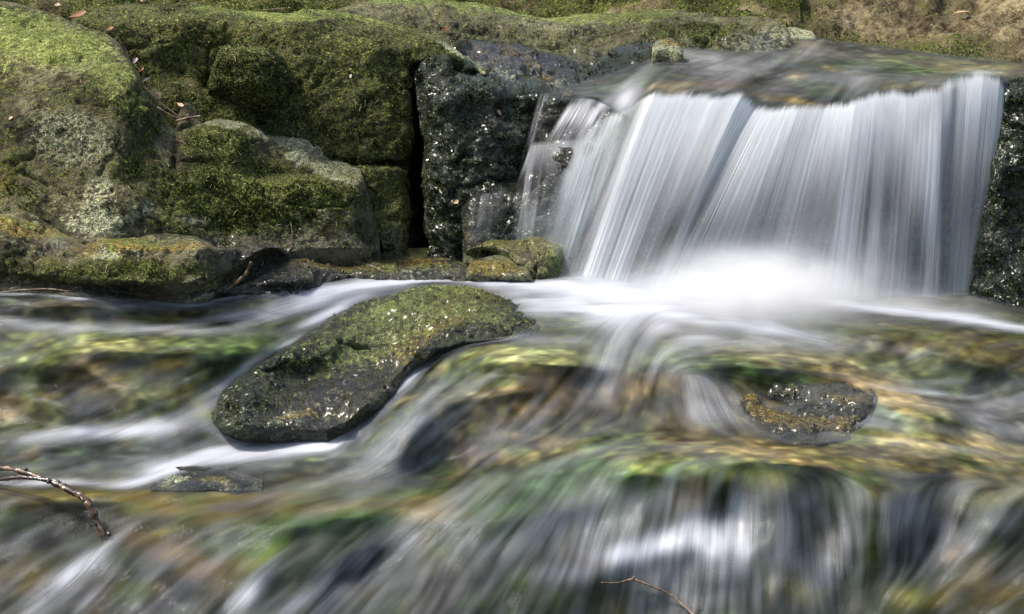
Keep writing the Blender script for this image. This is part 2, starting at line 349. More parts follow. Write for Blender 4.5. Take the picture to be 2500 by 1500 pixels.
def rock(name, label, crest, base, stations, R=35, step=3.0, masks=(), stains=(), mat=None, amp=(.022, .010, .0035),
         moss_d=.5, moss_s=.005, mossfn=DRY_MOSS, crack=(), sig=(2, 4), seed=1, group=None, sides=(True, True), relw=None, seat=False, shear=0, default=(.0, .0, .0), topmoss=0, mossmat=None, ragged=3.0, back=.5, Rb=0):
    x0, x1 = crest[0][0], crest[-1][0]
    W = max(12, int((x1 - x0) / step)); xs = np.linspace(x0, x1, W)
    cr = np.interp(xs, *zip(*crest)); bs = np.interp(xs, *zip(*base))
    cr = gs1(cr[None], 1.6, 1)[0]; bs = gs1(bs[None], 1.6, 1)[0]
    q = np.stack([xs, np.full(W, seed * 31.0), np.zeros(W)], -1)
    cr = cr + ragged * fbm(q, 40, 4, seed)
    bs = np.maximum(bs, cr + 4)
    Hn = max(14, int((bs - cr).max() / step)); v = np.linspace(0, 1, Hn)[:, None]
    X = np.broadcast_to(xs, (Hn, W)).copy(); Yp = cr + v * (bs - cr)
    X = X + shear * (Yp - 400) + (6 * fbm(np.stack([Yp / 50, Yp * 0, Yp * 0 + seed], -1), 1.0, 3, seed) if shear else 0)
    q2 = P(X, Yp, 4.7); D = depth_field(stations, X + 12 * fbm(q2, .09, 3, seed + 40), Yp + 7 * fbm(q2, .07, 3, seed + 41), sig)
    e = Yp - cr
    if sides[0]: e = np.minimum(e, (X - x0) * 1.0)
    if sides[1]: e = np.minimum(e, (x1 - X) * 1.0)
    if Rb: e = np.minimum(e, (bs - Yp) * R / Rb)
    t = np.clip(1 - e / R, 0, 1); D = D + R * .001 * .9 * (1 - np.sqrt(1 - t * t * .999))
    if relw is not None:
        w_, h_ = relw(X, Yp, np.clip(e / R, 0, 1)); D = D * (1 - w_) + (sheet_depth(X, Yp) - h_) * w_
    if seat:
        w_ = sstep(Yp, bs - 45, bs - 6); D = D * (1 - w_) + np.maximum(D, sheet_depth(X, Yp) + .012) * w_
    V = P(X, Yp, D); N = normals(V)
    N = smooth(N, 3); N /= np.linalg.norm(N, axis=-1, keepdims=True)
    fade = sstep(e, 0, 25)[..., None] * .75 + .25
    dsp = amp[0] * fbm(V, .16, 3, seed) + amp[1] * (fbm(V, .05, 4, seed + 9) ) - amp[1] * 1.1 * sstep(ridged(V, .11, 2, seed + 5), .86, 1.0) + amp[2] * fbm(V, .013, 3, seed + 13)
    for (ax, ay, bx, by, wd, dp) in crack:
        L2 = (bx - ax) ** 2 + (by - ay) ** 2; tt = np.clip(((X - ax) * (bx - ax) + (Yp - ay) * (by - ay)) / L2, 0, 1)
        dd = np.hypot(X - ax - tt * (bx - ax), Yp - ay - tt * (by - ay)) + 6 * fbm(V, .03, 2, 77)
        dsp = dsp - dp * np.exp(-(dd / wd) ** 2)
    V = V + N * dsp[..., None] * fade
    N = normals(V)
    # paint masks
    Xw = X + 22 * fbm(V, .05, 3, 91); Yw = Yp + 16 * fbm(V, .05, 3, 92)
    mk = np.zeros((Hn, W, 3)) + np.array(default); st = np.zeros((Hn, W, 3))
    for arr, lst in ((mk, masks), (st, stains)):
        for (ch, x, y, rx, ry, an, val) in lst:
            s = splat(Xw, Yw, x, y, rx, ry, an, 3); arr[..., ch] = arr[..., ch] * (1 - s) + val * s if val <= arr[..., ch].mean() else np.maximum(arr[..., ch], val * s)
    up = sstep(N[..., 2] + .25 * fbm(V, .06, 3, 8), .55, .95)
    st[..., 0] = np.maximum(st[..., 0], up * topmoss); mk[..., 1] = np.maximum(mk[..., 1], (.22 if mat is None else .12) + .35 * fbm(V, .12, 3, 21) * (1 - mk[..., 0] * .3)); st[..., 1] = np.maximum(st[..., 1], .12 + .42 * fbm(V, .10, 3, 22))
    mk = np.clip(mk, 0, 1)
    # moss and crust grow in cushions
    cu = np.clip(mk[..., 0] * 1.2 - .2, 0, 1) * (.011 * np.abs(fbm(V, .045, 3, seed + 60)) + .004 * np.abs(fbm(V, .016, 2, seed + 61)))
    V = V + N * (cu * fade[..., 0])[..., None]; N = normals(V)
    SURF[name + str(seed)] = (V, N, X, Yp)
    # hidden back: skirt carried behind so the stone has real thickness
    def pad(A, ax, front, off):
        e_ = np.take(A, [0 if front else -1], ax) + np.array(off)
        return np.concatenate([e_, A] if front else [A, e_], ax)
    VV = V; pads = [(0, True, (0, .05, -.012)), (0, True, (0, back * .5, -.12)), (0, True, (0, back * .4, -.5)),
                    (1, True, (.004, .06, 0)), (1, True, (.02, back * .5, -.05)), (1, False, (-.004, .06, 0)), (1, False, (-.02, back * .5, -.05)),
                    (0, False, (0, .02, -.05)), (0, False, (0, .3, -.1))]
    at = {'mask': mk, 'stain': st}
    for ax, fr, off in pads:
        VV = pad(VV, ax, fr, off)
        for k in at: at[k] = np.concatenate([np.take(at[k], [0], ax), at[k]] if fr else [at[k], np.take(at[k], [-1], ax)], ax)
    o = grid_mesh(name, VV, mat or M_ROCK, attrs=at)
    tag(o, label, 'rock', group)
    if moss_d > 0:
        pr = np.clip(mk[..., 0] * 1.2 - .38 + 1.5 * fbm(V, .035, 4, 5), 0, 1) * (1 - .8 * sstep(mk[..., 1], .3, .7)) * (1 - .65 * sstep(st[..., 0], .3, .8))
        T, c = leaf_scatter(V, N, pr, moss_d * (step / 3) ** 2 * 1.7, moss_s * .85, mossfn, seed=seed)
        if T is not None:
            mo = tris_mesh('moss', T, mossmat or M_MOSS, o, c); mo['kind'] = 'stuff'
    return o

rock('mossy_boulder', 'largest mossy boulder, bright yellow green on top, filling the left side above the low ledge',
     [(-320, -60), (0, 3), (60, 14), (120, 33), (200, 62), (262, 80), (285, 105), (318, 160), (345, 207), (372, 252), (405, 292), (432, 322), (480, 302), (540, 288), (575, 293), (650, 311), (700, 308), (730, 303), (790, 330), (850, 385), (880, 412), (900, 470), (914, 540), (928, 600)],
     [(-320, 650), (560, 650), (650, 628), (740, 606), (850, 604), (928, 612)],
     [(-320, [(-60, 5.32), (120, 4.97), (300, 4.74), (560, 4.57), (660, 4.52)]), (0, [(0, 5.32), (130, 5.0), (250, 4.82), (400, 4.7), (560, 4.58), (660, 4.52)]), (265, [(80, 5.17), (180, 4.91), (300, 4.74), (450, 4.62), (560, 4.55), (660, 4.5)]), (430, [(320, 4.94), (380, 4.82), (450, 4.73), (560, 4.63), (660, 4.57)]), (560, [(290, 5.08), (310, 4.96), (345, 4.88), (430, 4.79), (560, 4.71), (660, 4.64)]), (700, [(305, 5.3), (340, 5.12), (400, 4.98), (430, 4.92), (446, 4.78), (470, 4.75), (560, 4.7), (660, 4.64)]), (860, [(400, 5.14), (426, 5.0), (440, 4.82), (470, 4.76), (560, 4.72), (660, 4.66)]), (928, [(430, 5.08), (470, 4.88), (560, 4.78), (660, 4.73)])],
     R=45, masks=[(0, 0, 350, 260, 330, 0, .5), (0, 250, 350, 220, 200, 0, .7), (0, 600, 480, 330, 130, 0, .85), (0, 520, 350, 120, 60, 0, .85), (0, 110, 90, 190, 90, 10, .12),
                  (0, 770, 370, 130, 50, 28, .05), (0, 250, 500, 60, 60, 0, .25), (0, 225, 560, 80, 40, 0, .2),
                  (1, 760, 370, 130, 50, 35, .95), (1, 860, 430, 50, 40, 30, .55), (1, 620, 330, 80, 14, 20, .5), (1, 700, 436, 140, 14, 3, .75), (1, 245, 470, 60, 120, 0, .5), (1, 240, 545, 100, 45, 0, .62), (1, 345, 515, 50, 25, -20, .5),
                  (1, 480, 535, 35, 20, 0, .5), (1, 425, 465, 14, 12, 0, .6), (1, 540, 300, 110, 14, 0, .7), (1, 190, 340, 170, 110, 0, .5), (0, 200, 340, 140, 90, 0, .28), (0, 250, 510, 90, 70, 0, .12), (0, 480, 535, 36, 20, 0, .1), (0, 345, 515, 40, 24, 0, .1), (0, 60, 300, 60, 60, 0, .3), (0, 420, 360, 40, 60, 0, .3), (0, 850, 500, 70, 60, 0, .45), (1, 60, 560, 100, 20, 0, .3), (2, 800, 560, 150, 60, 0, .5), (2, 600, 600, 400, 25, 0, .6)],
     stains=[(0, 100, 100, 230, 75, 12, .85), (0, 260, 170, 110, 60, 45, .75), (0, 20, 120, 120, 100, 0, .55), (0, 330, 250, 60, 40, 50, .55), (0, 380, 300, 50, 12, 50, .6), (0, 180, 230, 160, 60, 0, .38), (0, 280, 330, 90, 120, 20, .33), (0, 850, 430, 50, 14, 10, .55), (0, 60, 450, 90, 60, 0, .25),
             (1, 800, 530, 60, 60, -20, .75), (1, 20, 440, 40, 70, 0, .6), (1, 870, 455, 50, 25, 10, .42), (1, 730, 430, 120, 20, 0, .3), (2, 210, 500, 40, 120, 0, .5), (2, 400, 330, 25, 50, 0, .6), (2, 200, 450, 30, 40, 0, .6)],
     crack=[(190, 245, 260, 252, 7, .014), (60, 425, 110, 450, 8, .015), (30, 60, 250, 120, 6, .006), (430, 335, 428, 400, 8, .015)], seed=1, moss_d=.55)
rock('stone_ledge', 'low wet mossy ledge running along the water beneath the largest boulder',
     [(-320, 500), (0, 520), (60, 516), (95, 528), (150, 570), (205, 600), (225, 598), (245, 588), (300, 580), (400, 570), (470, 574), (505, 592), (520, 605), (590, 594), (612, 580), (650, 583), (685, 600), (700, 625)],
     [(-320, 690), (0, 706), (150, 718), (300, 728), (450, 736), (520, 718), (600, 676), (660, 645), (700, 648)],
     [(-320, [(500, 4.57), (560, 4.43), (590, 4.39), (720, 4.33)]), (0, [(520, 4.59), (556, 4.46), (585, 4.39), (720, 4.33)]), (120, [(540, 4.59), (600, 4.45), (640, 4.38), (720, 4.33)]), (200, [(590, 4.54), (625, 4.42), (650, 4.37), (720, 4.33)]), (300, [(580, 4.53), (600, 4.39), (720, 4.31)]), (480, [(575, 4.53), (600, 4.39), (730, 4.31)]), (600, [(585, 4.62), (608, 4.53), (700, 4.47)]), (700, [(600, 4.62), (650, 4.55)])],
     R=22, amp=(.016, .011, .004), masks=[(0, 300, 660, 420, 40, 0, .6), (0, 0, 640, 120, 40, 0, .45), (1, 60, 560, 90, 14, 15, .55), (1, 130, 575, 90, 14, 45, .5), (1, 230, 615, 60, 16, 0, .5), (1, 400, 590, 130, 16, 0, .62), (1, 250, 620, 60, 24, 0, .6), (1, 30, 670, 40, 30, 0, .5), (1, 500, 590, 20, 10, 0, .5), (1, 480, 680, 40, 25, 0, .4),
                                          (2, 300, 715, 500, 22, 0, 1), (2, 600, 620, 120, 60, 0, .8), (2, 150, 600, 80, 30, 30, .5)],
     stains=[(0, 300, 588, 210, 12, 0, .62), (0, 60, 545, 120, 16, 15, .5), (0, 160, 585, 80, 12, 35, .55), (0, 266, 600, 14, 30, 0, .6), (1, 60, 555, 140, 20, 15, .75), (1, 330, 595, 240, 18, 0, .7), (1, 200, 620, 60, 20, 0, .6), (2, 640, 600, 60, 20, 0, .7), (2, 90, 670, 30, 30, 0, .5), (2, 460, 670, 40, 30, 0, .4)],
     seat=True, seed=2, moss_d=.5)
rock('rock_wall', 'tall dark mossy rock wall behind the largest boulder, ending at the black cleft',
     [(180, 40), (230, 28), (270, 14), (330, 8), (480, 8), (560, 22), (640, 30), (700, 33), (745, 20), (790, 24), (850, 30), (890, 42), (950, 54), (1000, 68), (1040, 80), (1070, 95), (1110, 122), (1150, 148), (1190, 172)],
     [(180, 680), (1004, 680), (1046, 680), (1190, 330)],
     [(180, [(0, 5.7), (60, 5.35), (250, 5.25), (640, 5.0)]), (480, [(0, 5.65), (50, 5.34), (190, 5.3), (240, 5.2), (300, 5.1), (640, 4.98)]), (620, [(20, 5.6), (60, 5.32), (270, 5.2), (640, 5.0)]), (740, [(20, 5.6), (60, 5.3), (110, 5.26), (135, 5.2), (290, 5.14), (640, 5.0)]),
      (900, [(40, 5.55), (90, 5.28), (120, 5.2), (390, 5.1), (402, 5.16), (412, 5.07), (640, 4.98)]), (1000, [(60, 5.5), (110, 5.25), (390, 5.12), (402, 5.17), (412, 5.1), (640, 5.0)]), (1010, [(60, 5.5), (110, 5.25), (390, 5.14), (402, 5.17), (412, 5.2), (640, 5.1)]), (1020, [(60, 5.5), (110, 5.25), (158, 5.22), (180, 5.55), (640, 5.5)]), (1050, [(60, 5.5), (100, 5.28), (150, 5.22), (180, 5.5), (640, 5.5)]), (1110, [(120, 5.36), (145, 5.26), (165, 5.3), (190, 5.6), (640, 5.6)]), (1190, [(165, 5.34), (185, 5.28), (200, 5.5), (640, 5.6)])],
     R=30, default=(.58, .1, 0), masks=[(1, 1120, 135, 90, 9, 33, .75), (0, 1120, 135, 90, 9, 33, .1), (0, 800, 60, 200, 16, 0, .5), (0, 760, 420, 160, 60, 0, .9), (1, 790, 190, 60, 40, 0, .33), (1, 830, 280, 80, 60, 0, .28), (2, 960, 590, 60, 40, 0, .8)],
     stains=[(0, 560, 24, 110, 14, 3, .95), (0, 700, 42, 130, 18, 3, 1), (0, 850, 40, 140, 12, 8, .75), (0, 960, 70, 60, 8, 25, .4), (2, 1130, 150, 60, 10, 35, .3), (2, 400, 60, 60, 60, 0, .5), (2, 820, 100, 60, 60, 0, .5), (2, 960, 300, 40, 150, 0, .55), (2, 620, 90, 50, 30, 0, .5), (2, 700, 350, 300, 150, 0, .4)],
     crack=[(925, 398, 985, 404, 9, .04), (730, 205, 760, 320, 10, .015), (505, 190, 540, 240, 14, .05), (600, 240, 560, 310, 12, .02)], seed=3, mossfn=DARK_MOSS, moss_d=.6, sides=(False, True), topmoss=.35)
rock('rounded_rock', 'rounded mossy rock bulging out of the dark wall above the small grey stones',
     [(508, 215), (518, 160), (532, 125), (556, 112), (600, 110), (650, 114), (682, 130), (712, 165), (730, 205), (736, 240)],
     [(508, 222), (540, 232), (580, 262), (620, 285), (680, 300), (736, 292)],
     [(508, [(110, 5.2), (130, 5.12), (300, 5.1)]), (620, [(110, 5.22), (125, 5.1), (200, 5.06), (300, 5.14)]), (736, [(130, 5.24), (300, 5.14)])],
     R=40, default=(.75, .1, 0), masks=[(1, 660, 170, 40, 30, 0, .3)], stains=[(0, 600, 118, 90, 8, 0, .45), (0, 690, 150, 30, 12, 45, .5), (2, 640, 220, 50, 40, 0, .5)], seed=4, mossfn=DARK_MOSS, moss_d=.6, topmoss=.4, back=.2, Rb=20)
rock('low_mossy_rock', 'low dark mossy hump in the hollow under the rounded rock',
     [(395, 235), (430, 212), (480, 214), (540, 224), (590, 245), (625, 280)], [(395, 330), (625, 330)],
     [(395, [(210, 5.22), (230, 5.14), (330, 5.06)]), (625, [(210, 5.2), (250, 5.14), (330, 5.05)])], R=30, default=(.85, 0, 0), seed=5, moss_d=.8, back=.15)
rock('small_grey_stone', 'bare grey green stone wedged beside the largest boulder under the twig litter',
     [(335, 225), (360, 212), (385, 216), (412, 236), (432, 262), (440, 295)], [(335, 330), (440, 330)],
     [(335, [(210, 5.2), (330, 5.05)]), (440, [(210, 5.2), (330, 5.06)])], R=30, default=(.2, .25, 0), seed=6, moss_d=.2, back=.12, amp=(.01, .005, .002))
rock('small_grey_stone', 'pointed bare stone with lichen just right of the twig litter stone',
     [(428, 300), (440, 262), (458, 242), (478, 239), (500, 254), (522, 290)], [(428, 325), (522, 325)],
     [(428, [(235, 5.14), (300, 5.04), (330, 5.04)]), (522, [(235, 5.16), (330, 5.06)])], R=28, default=(.2, .2, 0), stains=[(2, 480, 265, 30, 20, 0, .6)], seed=7, moss_d=.2, back=.12, amp=(.01, .005, .002))
rock('wet_mossy_block', 'black glistening wet moss block standing between the cleft and the waterfall steps',
     [(1026, 190), (1034, 158), (1050, 146), (1104, 128), (1116, 128), (1126, 104), (1140, 96), (1180, 98), (1300, 112), (1380, 135), (1450, 170)],
     [(1026, 680), (1450, 680)],
     [(1026, [(130, 5.3), (150, 5.14), (640, 5.0)]), (1100, [(125, 5.3), (150, 5.12), (200, 5.08), (210, 5.04), (640, 4.95)]), (1125, [(95, 5.6), (150, 5.45), (195, 5.2), (225, 5.06), (640, 4.95)]), (1190, [(95, 5.7), (150, 5.45), (190, 5.3), (222, 5.08), (400, 5.0), (640, 4.93)]),
      (1260, [(100, 5.7), (160, 5.45), (196, 5.25), (218, 5.1), (400, 5.02), (640, 4.95)]), (1330, [(120, 5.7), (180, 5.45), (212, 5.2), (235, 5.12), (400, 5.1), (640, 5.05)]), (1450, [(160, 5.65), (200, 5.4), (225, 5.25), (640, 5.2)])],
     R=22, default=(.72, .08, .85), masks=[(0, 1250, 150, 170, 40, 15, .05), (0, 1065, 160, 50, 40, 0, .8), (2, 1065, 160, 50, 50, 0, .3), (1, 1110, 148, 8, 22, 0, .9), (1, 1130, 135, 70, 7, 30, .7), (1, 1060, 480, 25, 30, 0, .45), (1, 1330, 110, 60, 24, 0, .45), (1, 1200, 170, 120, 26, 15, .42), (1, 1330, 185, 80, 16, 20, .45)],  # pale spots on the slab top paint its wet sheen through the lichen channel
     stains=[(1, 1250, 125, 60, 14, 20, .6), (1, 1310, 160, 70, 10, 30, .6), (1, 1200, 240, 28, 35, 0, .8), (1, 1420, 150, 30, 8, 0, .6), (2, 1190, 150, 50, 20, 10, .8), (2, 1300, 130, 60, 10, 0, .8)],
     crack=[(1024, 200, 1040, 600, 14, .03), (1040, 205, 1130, 215, 6, .012), (1150, 105, 1170, 130, 8, .03), (1290, 170, 1380, 205, 9, .03)], mat=M_WET, mossfn=WET_MOSS, moss_d=.75, moss_s=.0055, seed=8, shear=.05, amp=(.03, .022, .008), sides=(True, False), mossmat=M_MOSSWET)
rock('back_ledge', 'long mossy ledge with bright green crest along the back, ending above the upper pool',
     [(780, 40), (850, 14), (900, 2), (980, -6), (1060, -2), (1130, 5), (1200, 14), (1260, 30), (1330, 46), (1400, 38), (1500, 34), (1600, 24), (1700, 30), (1780, 40), (1850, 38), (1895, 48), (1922, 70), (1934, 100)],
     [(780, 190), (1400, 210), (1560, 190), (1700, 150), (1850, 142), (1900, 138), (1934, 120)],
     [(780, [(0, 6.1), (40, 5.85), (200, 5.62)]), (1050, [(-5, 6.1), (30, 5.85), (60, 5.78), (200, 5.6)]), (1330, [(40, 6.05), (62, 5.85), (200, 5.62)]), (1600, [(20, 6.1), (45, 5.85), (110, 5.72), (200, 5.65)]), (1934, [(40, 6.0), (60, 5.85), (150, 5.68)])],
     R=22, default=(.42, .38, .1), masks=[(0, 1700, 80, 180, 30, 0, .75), (1, 1890, 80, 50, 40, 0, .45), (2, 1860, 115, 90, 40, 0, .9), (0, 1870, 110, 70, 30, 0, .2), (2, 1500, 150, 200, 30, 0, .8), (1, 1300, 60, 200, 14, 5, .5), (1, 1140, 40, 120, 10, 5, .42)],
     stains=[(0, 1470, 42, 220, 16, -2, 1), (0, 1180, 20, 160, 14, 8, .95), (0, 1000, 4, 160, 12, 0, .8), (0, 1750, 40, 120, 6, 0, .3)],
     seed=9, moss_d=.6, topmoss=.15, back=.3, amp=(.02, .012, .004), crack=[(1040, 10, 1080, 60, 8, .02), (1640, 90, 1760, 110, 8, .015)])
rock('streamside_hump', 'dark wet mossy hump at the foot of the back ledge beside the upper pool',
     [(1425, 200), (1450, 150), (1500, 118), (1560, 100), (1610, 105), (1650, 125), (1680, 150)], [(1425, 215), (1560, 215), (1680, 170)],
     [(1425, [(100, 5.6), (215, 5.35)]), (1680, [(100, 5.62), (215, 5.4)])], R=30, default=(.5, .2, .9), mat=M_WET, mossfn=WET_MOSS, seed=10, moss_d=.8, back=.2, mossmat=M_MOSSWET)
rock('pale_stone', 'small tan and green stone poking out at the left end of the upper pool',
     [(1592, 112), (1606, 98), (1640, 93), (1655, 104), (1668, 128)], [(1592, 126), (1630, 124), (1668, 136)],
     [(1592, [(90, 5.5), (140, 5.38)]), (1668, [(90, 5.5), (140, 5.38)])], R=16, default=(.1, .55, .2), stains=[(1, 1635, 105, 40, 14, 0, .6)], seed=11, moss_d=0, step=2, back=.1, amp=(.006, .004, .002))
rock('flat_grey_stone', 'thin flat grey stone lying behind the right tip of the back ledge',
     [(1912, 70), (1930, 66), (1960, 70), (1984, 77), (1994, 92)], [(1912, 98), (1994, 98)],
     [(1912, [(60, 6.0), (100, 5.9)]), (1994, [(60, 6.0), (100, 5.9)])], R=10, default=(.1, .6, 0), seed=12, moss_d=0, step=2, back=.15, amp=(.004, .004, .002))
rock('wet_side_rock', 'black wet mossy rock at the right edge beside the waterfall',
     [(2362, 720), (2385, 600), (2405, 500), (2425, 380), (2440, 270), (2452, 212), (2480, 196), (2560, 186), (2760, 180)],
     [(2362, 800), (2760, 820)],
     [(2362, [(200, 5.0), (800, 4.72)]), (2430, [(200, 5.0), (400, 4.86), (800, 4.7)]), (2500, [(190, 5.15), (215, 4.95), (400, 4.84), (500, 4.86), (800, 4.66)]), (2760, [(190, 5.1), (215, 4.9), (800, 4.6)])],
     R=26, default=(.6, .05, .95), stains=[(1, 2420, 560, 18, 60, 10, .55), (0, 2440, 330, 14, 80, 5, .4)], mat=M_WET, mossfn=WET_MOSS, moss_d=1.0, moss_s=.006, seed=13, amp=(.02, .016, .006), sides=(True, False), mossmat=M_MOSSWET)
rock('flat_wet_rock', 'flat ochre and green rock with shallow water under the dark wall',
     [(520, 722), (600, 690), (660, 652), (710, 634), (780, 612), (860, 604), (940, 614), (1020, 628), (1090, 632), (1140, 650)],
     [(520, 745), (800, 712), (1140, 712)],
     [(520, [(600, 4.6), (705, 4.45), (745, 4.46)]), (700, [(620, 4.7), (690, 4.50), (740, 4.52)]), (860, [(604, 4.9), (650, 4.70), (668, 4.64), (712, 4.66)]), (1140, [(620, 4.9), (660, 4.71), (680, 4.68), (712, 4.70)])],
     R=10, default=(.3, .25, .8), masks=[(1, 1000, 655, 110, 22, 0, .5), (1, 850, 650, 90, 18, 0, .45), (0, 960, 620, 200, 8, 0, .8)], stains=[(1, 900, 640, 220, 26, 0, .85), (0, 960, 655, 200, 20, 0, .5), (1, 1050, 650, 80, 20, 0, .45), (1, 640, 690, 80, 16, -20, .3)],
     seat=True, seed=14, mat=M_WET, mossfn=WET_MOSS, moss_d=.35, amp=(.028, .018, .006), mossmat=M_MOSSWET)
rock('angular_stone', 'angular green and ochre stone at the left foot of the waterfall',
     [(1132, 625), (1140, 608), (1165, 596), (1240, 582), (1290, 572), (1315, 567), (1345, 576), (1400, 582), (1432, 576), (1446, 600)],
     [(1132, 640), (1220, 640), (1300, 720), (1446, 720)],
     [(1132, [(560, 4.95), (605, 4.80), (640, 4.77)]), (1240, [(570, 4.95), (606, 4.8), (640, 4.76)]), (1315, [(565, 5.0), (596, 4.82), (622, 4.73), (680, 4.70), (720, 4.73)]), (1446, [(570, 5.02), (596, 4.92), (606, 4.90), (720, 4.90)])],
     R=8, default=(.42, .3, .4), masks=[(1, 1370, 598, 70, 8, -5, .6), (1, 1330, 590, 60, 8, 0, .5), (0, 1200, 618, 80, 14, 0, .85)],
     stains=[(0, 1380, 640, 70, 60, 0, .6), (0, 1240, 590, 120, 10, 0, .5), (1, 1290, 590, 150, 16, 0, .85), (1, 1370, 650, 60, 40, 0, .5)],
     crack=[(1310, 620, 1300, 700, 6, .012)], seat=True, seed=15, moss_d=.45, amp=(.022, .014, .005), ragged=6)
rock('rounded_ochre_stone', 'low rounded ochre stone in front of the angular stone',
     [(1128, 672), (1150, 640), (1180, 630), (1215, 622), (1245, 632), (1262, 648), (1290, 655), (1300, 680)], [(1128, 712), (1300, 712)],
     [(1128, [(620, 4.80), (670, 4.69), (712, 4.70)]), (1300, [(620, 4.80), (670, 4.68), (712, 4.70)])], R=22, default=(.35, .35, .6), stains=[(1, 1200, 655, 90, 26, 0, .75), (0, 1210, 640, 60, 12, 0, .4)], seed=16, moss_d=.3, step=2.5, back=.15, amp=(.022, .012, .004))
def mid_h(X, Y, t):
    # height above the water sheet: rises from under the edge, steeper on the lower right flank
    ridge = .088 * t ** .6 - .002
    return np.ones(X.shape), ridge - .055 * sstep(X, 1215, 1350)
rock('midstream_rock', 'long wet rock with green moss rising from the middle of the stream',
     [(520, 1015), (535, 965), (590, 914), (680, 860), (740, 820), (800, 778), (880, 738), (950, 722), (1000, 700), (1060, 691), (1130, 694), (1200, 708), (1260, 730), (1300, 765), (1320, 795)],
     [(520, 1025), (545, 1056), (600, 1076), (700, 1082), (800, 1084), (850, 1060), (925, 1000), (975, 945), (1020, 895), (1070, 860), (1130, 838), (1200, 832), (1320, 820)],
     [(520, [(0, 4.3)]), (1320, [(0, 4.3)])],
     R=75, Rb=38, relw=mid_h, default=(.5, .2, .55), masks=[(2, 790, 975, 270, 60, -35, 1), (0, 860, 950, 260, 60, -40, .1), (0, 950, 780, 240, 60, -20, .6), (1, 700, 1015, 50, 12, -8, .6), (1, 1230, 780, 60, 20, 10, .45), (1, 1060, 810, 120, 14, -8, .4)],
     stains=[(0, 960, 785, 320, 80, -24, .72), (0, 1150, 750, 160, 46, 10, .6), (0, 740, 870, 180, 34, -33, .45), (1, 1050, 770, 300, 80, -20, .68), (1, 730, 1012, 80, 12, -5, .6), (1, 1000, 870, 40, 12, -30, .5), (1, 820, 820, 160, 30, -30, .38)],
     seed=17, mat=M_WET, mossfn=moss_cols((.02, .025, .006), (.12, .14, .03), (.28, .30, .07)), moss_d=.22, amp=(.026, .016, .005), mossmat=M_MOSSWET, back=.12)
rock('half_drowned_stone', 'low ochre and green stone with a wet dark hollow breaking the water at right',
     [(1790, 965), (1845, 938), (1880, 928), (1950, 924), (2010, 926), (2080, 935), (2140, 965)], [(1790, 1010), (1860, 1060), (1920, 1080), (2000, 1084), (2080, 1074), (2140, 1030)],
     [(1826, [(930, 4.14), (1070, 3.93)]), (1950, [(930, 4.16), (945, 4.04), (968, 4.1), (990, 4.04), (1010, 3.98), (1070, 3.86)]), (2100, [(930, 4.12), (1070, 3.88)])],
     R=36, default=(.3, .2, .95), masks=[(1, 1850, 990, 30, 12, 30, .4)], stains=[(1, 1880, 1005, 90, 26, 25, .8), (1, 2000, 1030, 130, 24, 0, .75), (1, 2060, 965, 60, 14, 15, .6), (0, 1900, 948, 60, 9, 0, .4)],
     crack=[(1870, 975, 2030, 970, 14, .02)], seed=18, relw=lambda X, Y, t: (1.0, -.026 + .044 * t ** .7 + .036 * fbm(P(X, Y, 4.0), .06, 3, 71) ), mat=M_WET, moss_d=.1, mossfn=WET_MOSS, amp=(.014, .012, .005), back=.1, Rb=36, mossmat=M_MOSSWET)
rock('small_edge_stone', 'small dark stone with a pale patch at the edge of the lower left pool',
     [(368, 1178), (385, 1158), (420, 1142), (470, 1136), (540, 1142), (600, 1158), (640, 1176)], [(368, 1196), (640, 1200)],
     [(368, [(1130, 3.8), (1190, 3.72)]), (640, [(1130, 3.8), (1190, 3.73)])], R=26, Rb=26, relw=lambda X, Y, t: (1.0, -.014 + .024 * t + .02 * fbm(P(X, Y, 3.8), .07, 2, 72)), default=(.2, .2, .9), masks=[(1, 430, 1164, 32, 9, 0, .75)], stains=[(1, 520, 1166, 60, 10, 5, .55)], seed=19, mat=M_WET, moss_d=.2, mossfn=WET_MOSS, step=2.5, back=.06, amp=(.006, .005, .003), mossmat=M_MOSSWET)

# waterfall ledge: the step the fall pours over
rock('waterfall_ledge', 'dark stepped rock ledge that the waterfall pours over',
     [(1128, 505), (1150, 478), (1190, 462), (1228, 438), (1258, 400), (1280, 345), (1298, 290), (1314, 245), (1334, 222), (1400, 218), (1500, 212), (1600, 228), (1830, 232), (1900, 262), (2010, 268), (2150, 228), (2300, 214), (2400, 200), (2460, 205), (2500, 215)],
     [(1128, 760), (2500, 860)],
     [(1128, [(400, 5.0), (480, 4.93), (760, 4.85)]), (1230, [(440, 5.1), (470, 4.96), (500, 4.92), (760, 4.84)]), (1300, [(340, 5.12), (440, 5.0), (455, 4.93), (760, 4.82)]),
      (1335, [(215, 5.3), (240, 5.08), (335, 5.05), (352, 4.97), (420, 4.94), (760, 4.8)]), (1440, [(210, 5.35), (235, 5.1), (330, 5.05), (350, 4.95), (600, 4.88), (760, 4.8)]), (1520, [(200, 5.3), (240, 5.12), (300, 5.0), (760, 4.85)]),
      (1700, [(220, 5.08), (250, 5.0), (760, 4.95)]), (2450, [(180, 5.08), (215, 5.0), (760, 4.95)]), (2500, [(180, 5.08), (215, 5.0), (760, 4.95)])],
     R=26, default=(.25, .06, .9), masks=[(0, 1230, 560, 90, 80, 0, .6), (0, 1400, 290, 60, 40, 0, .6)], stains=[(2, 1400, 560, 120, 80, 0, .5), (1, 1330, 430, 40, 20, 0, .3), (0, 1250, 450, 60, 12, -10, .3), (1, 1400, 224, 60, 6, 0, .6), (2, 1900, 450, 500, 200, 0, .55)],
     mat=M_WET, mossfn=WET_MOSS, moss_d=.35, moss_s=.006, seed=20, amp=(.022, .014, .005), mossmat=M_MOSSWET, back=.02)

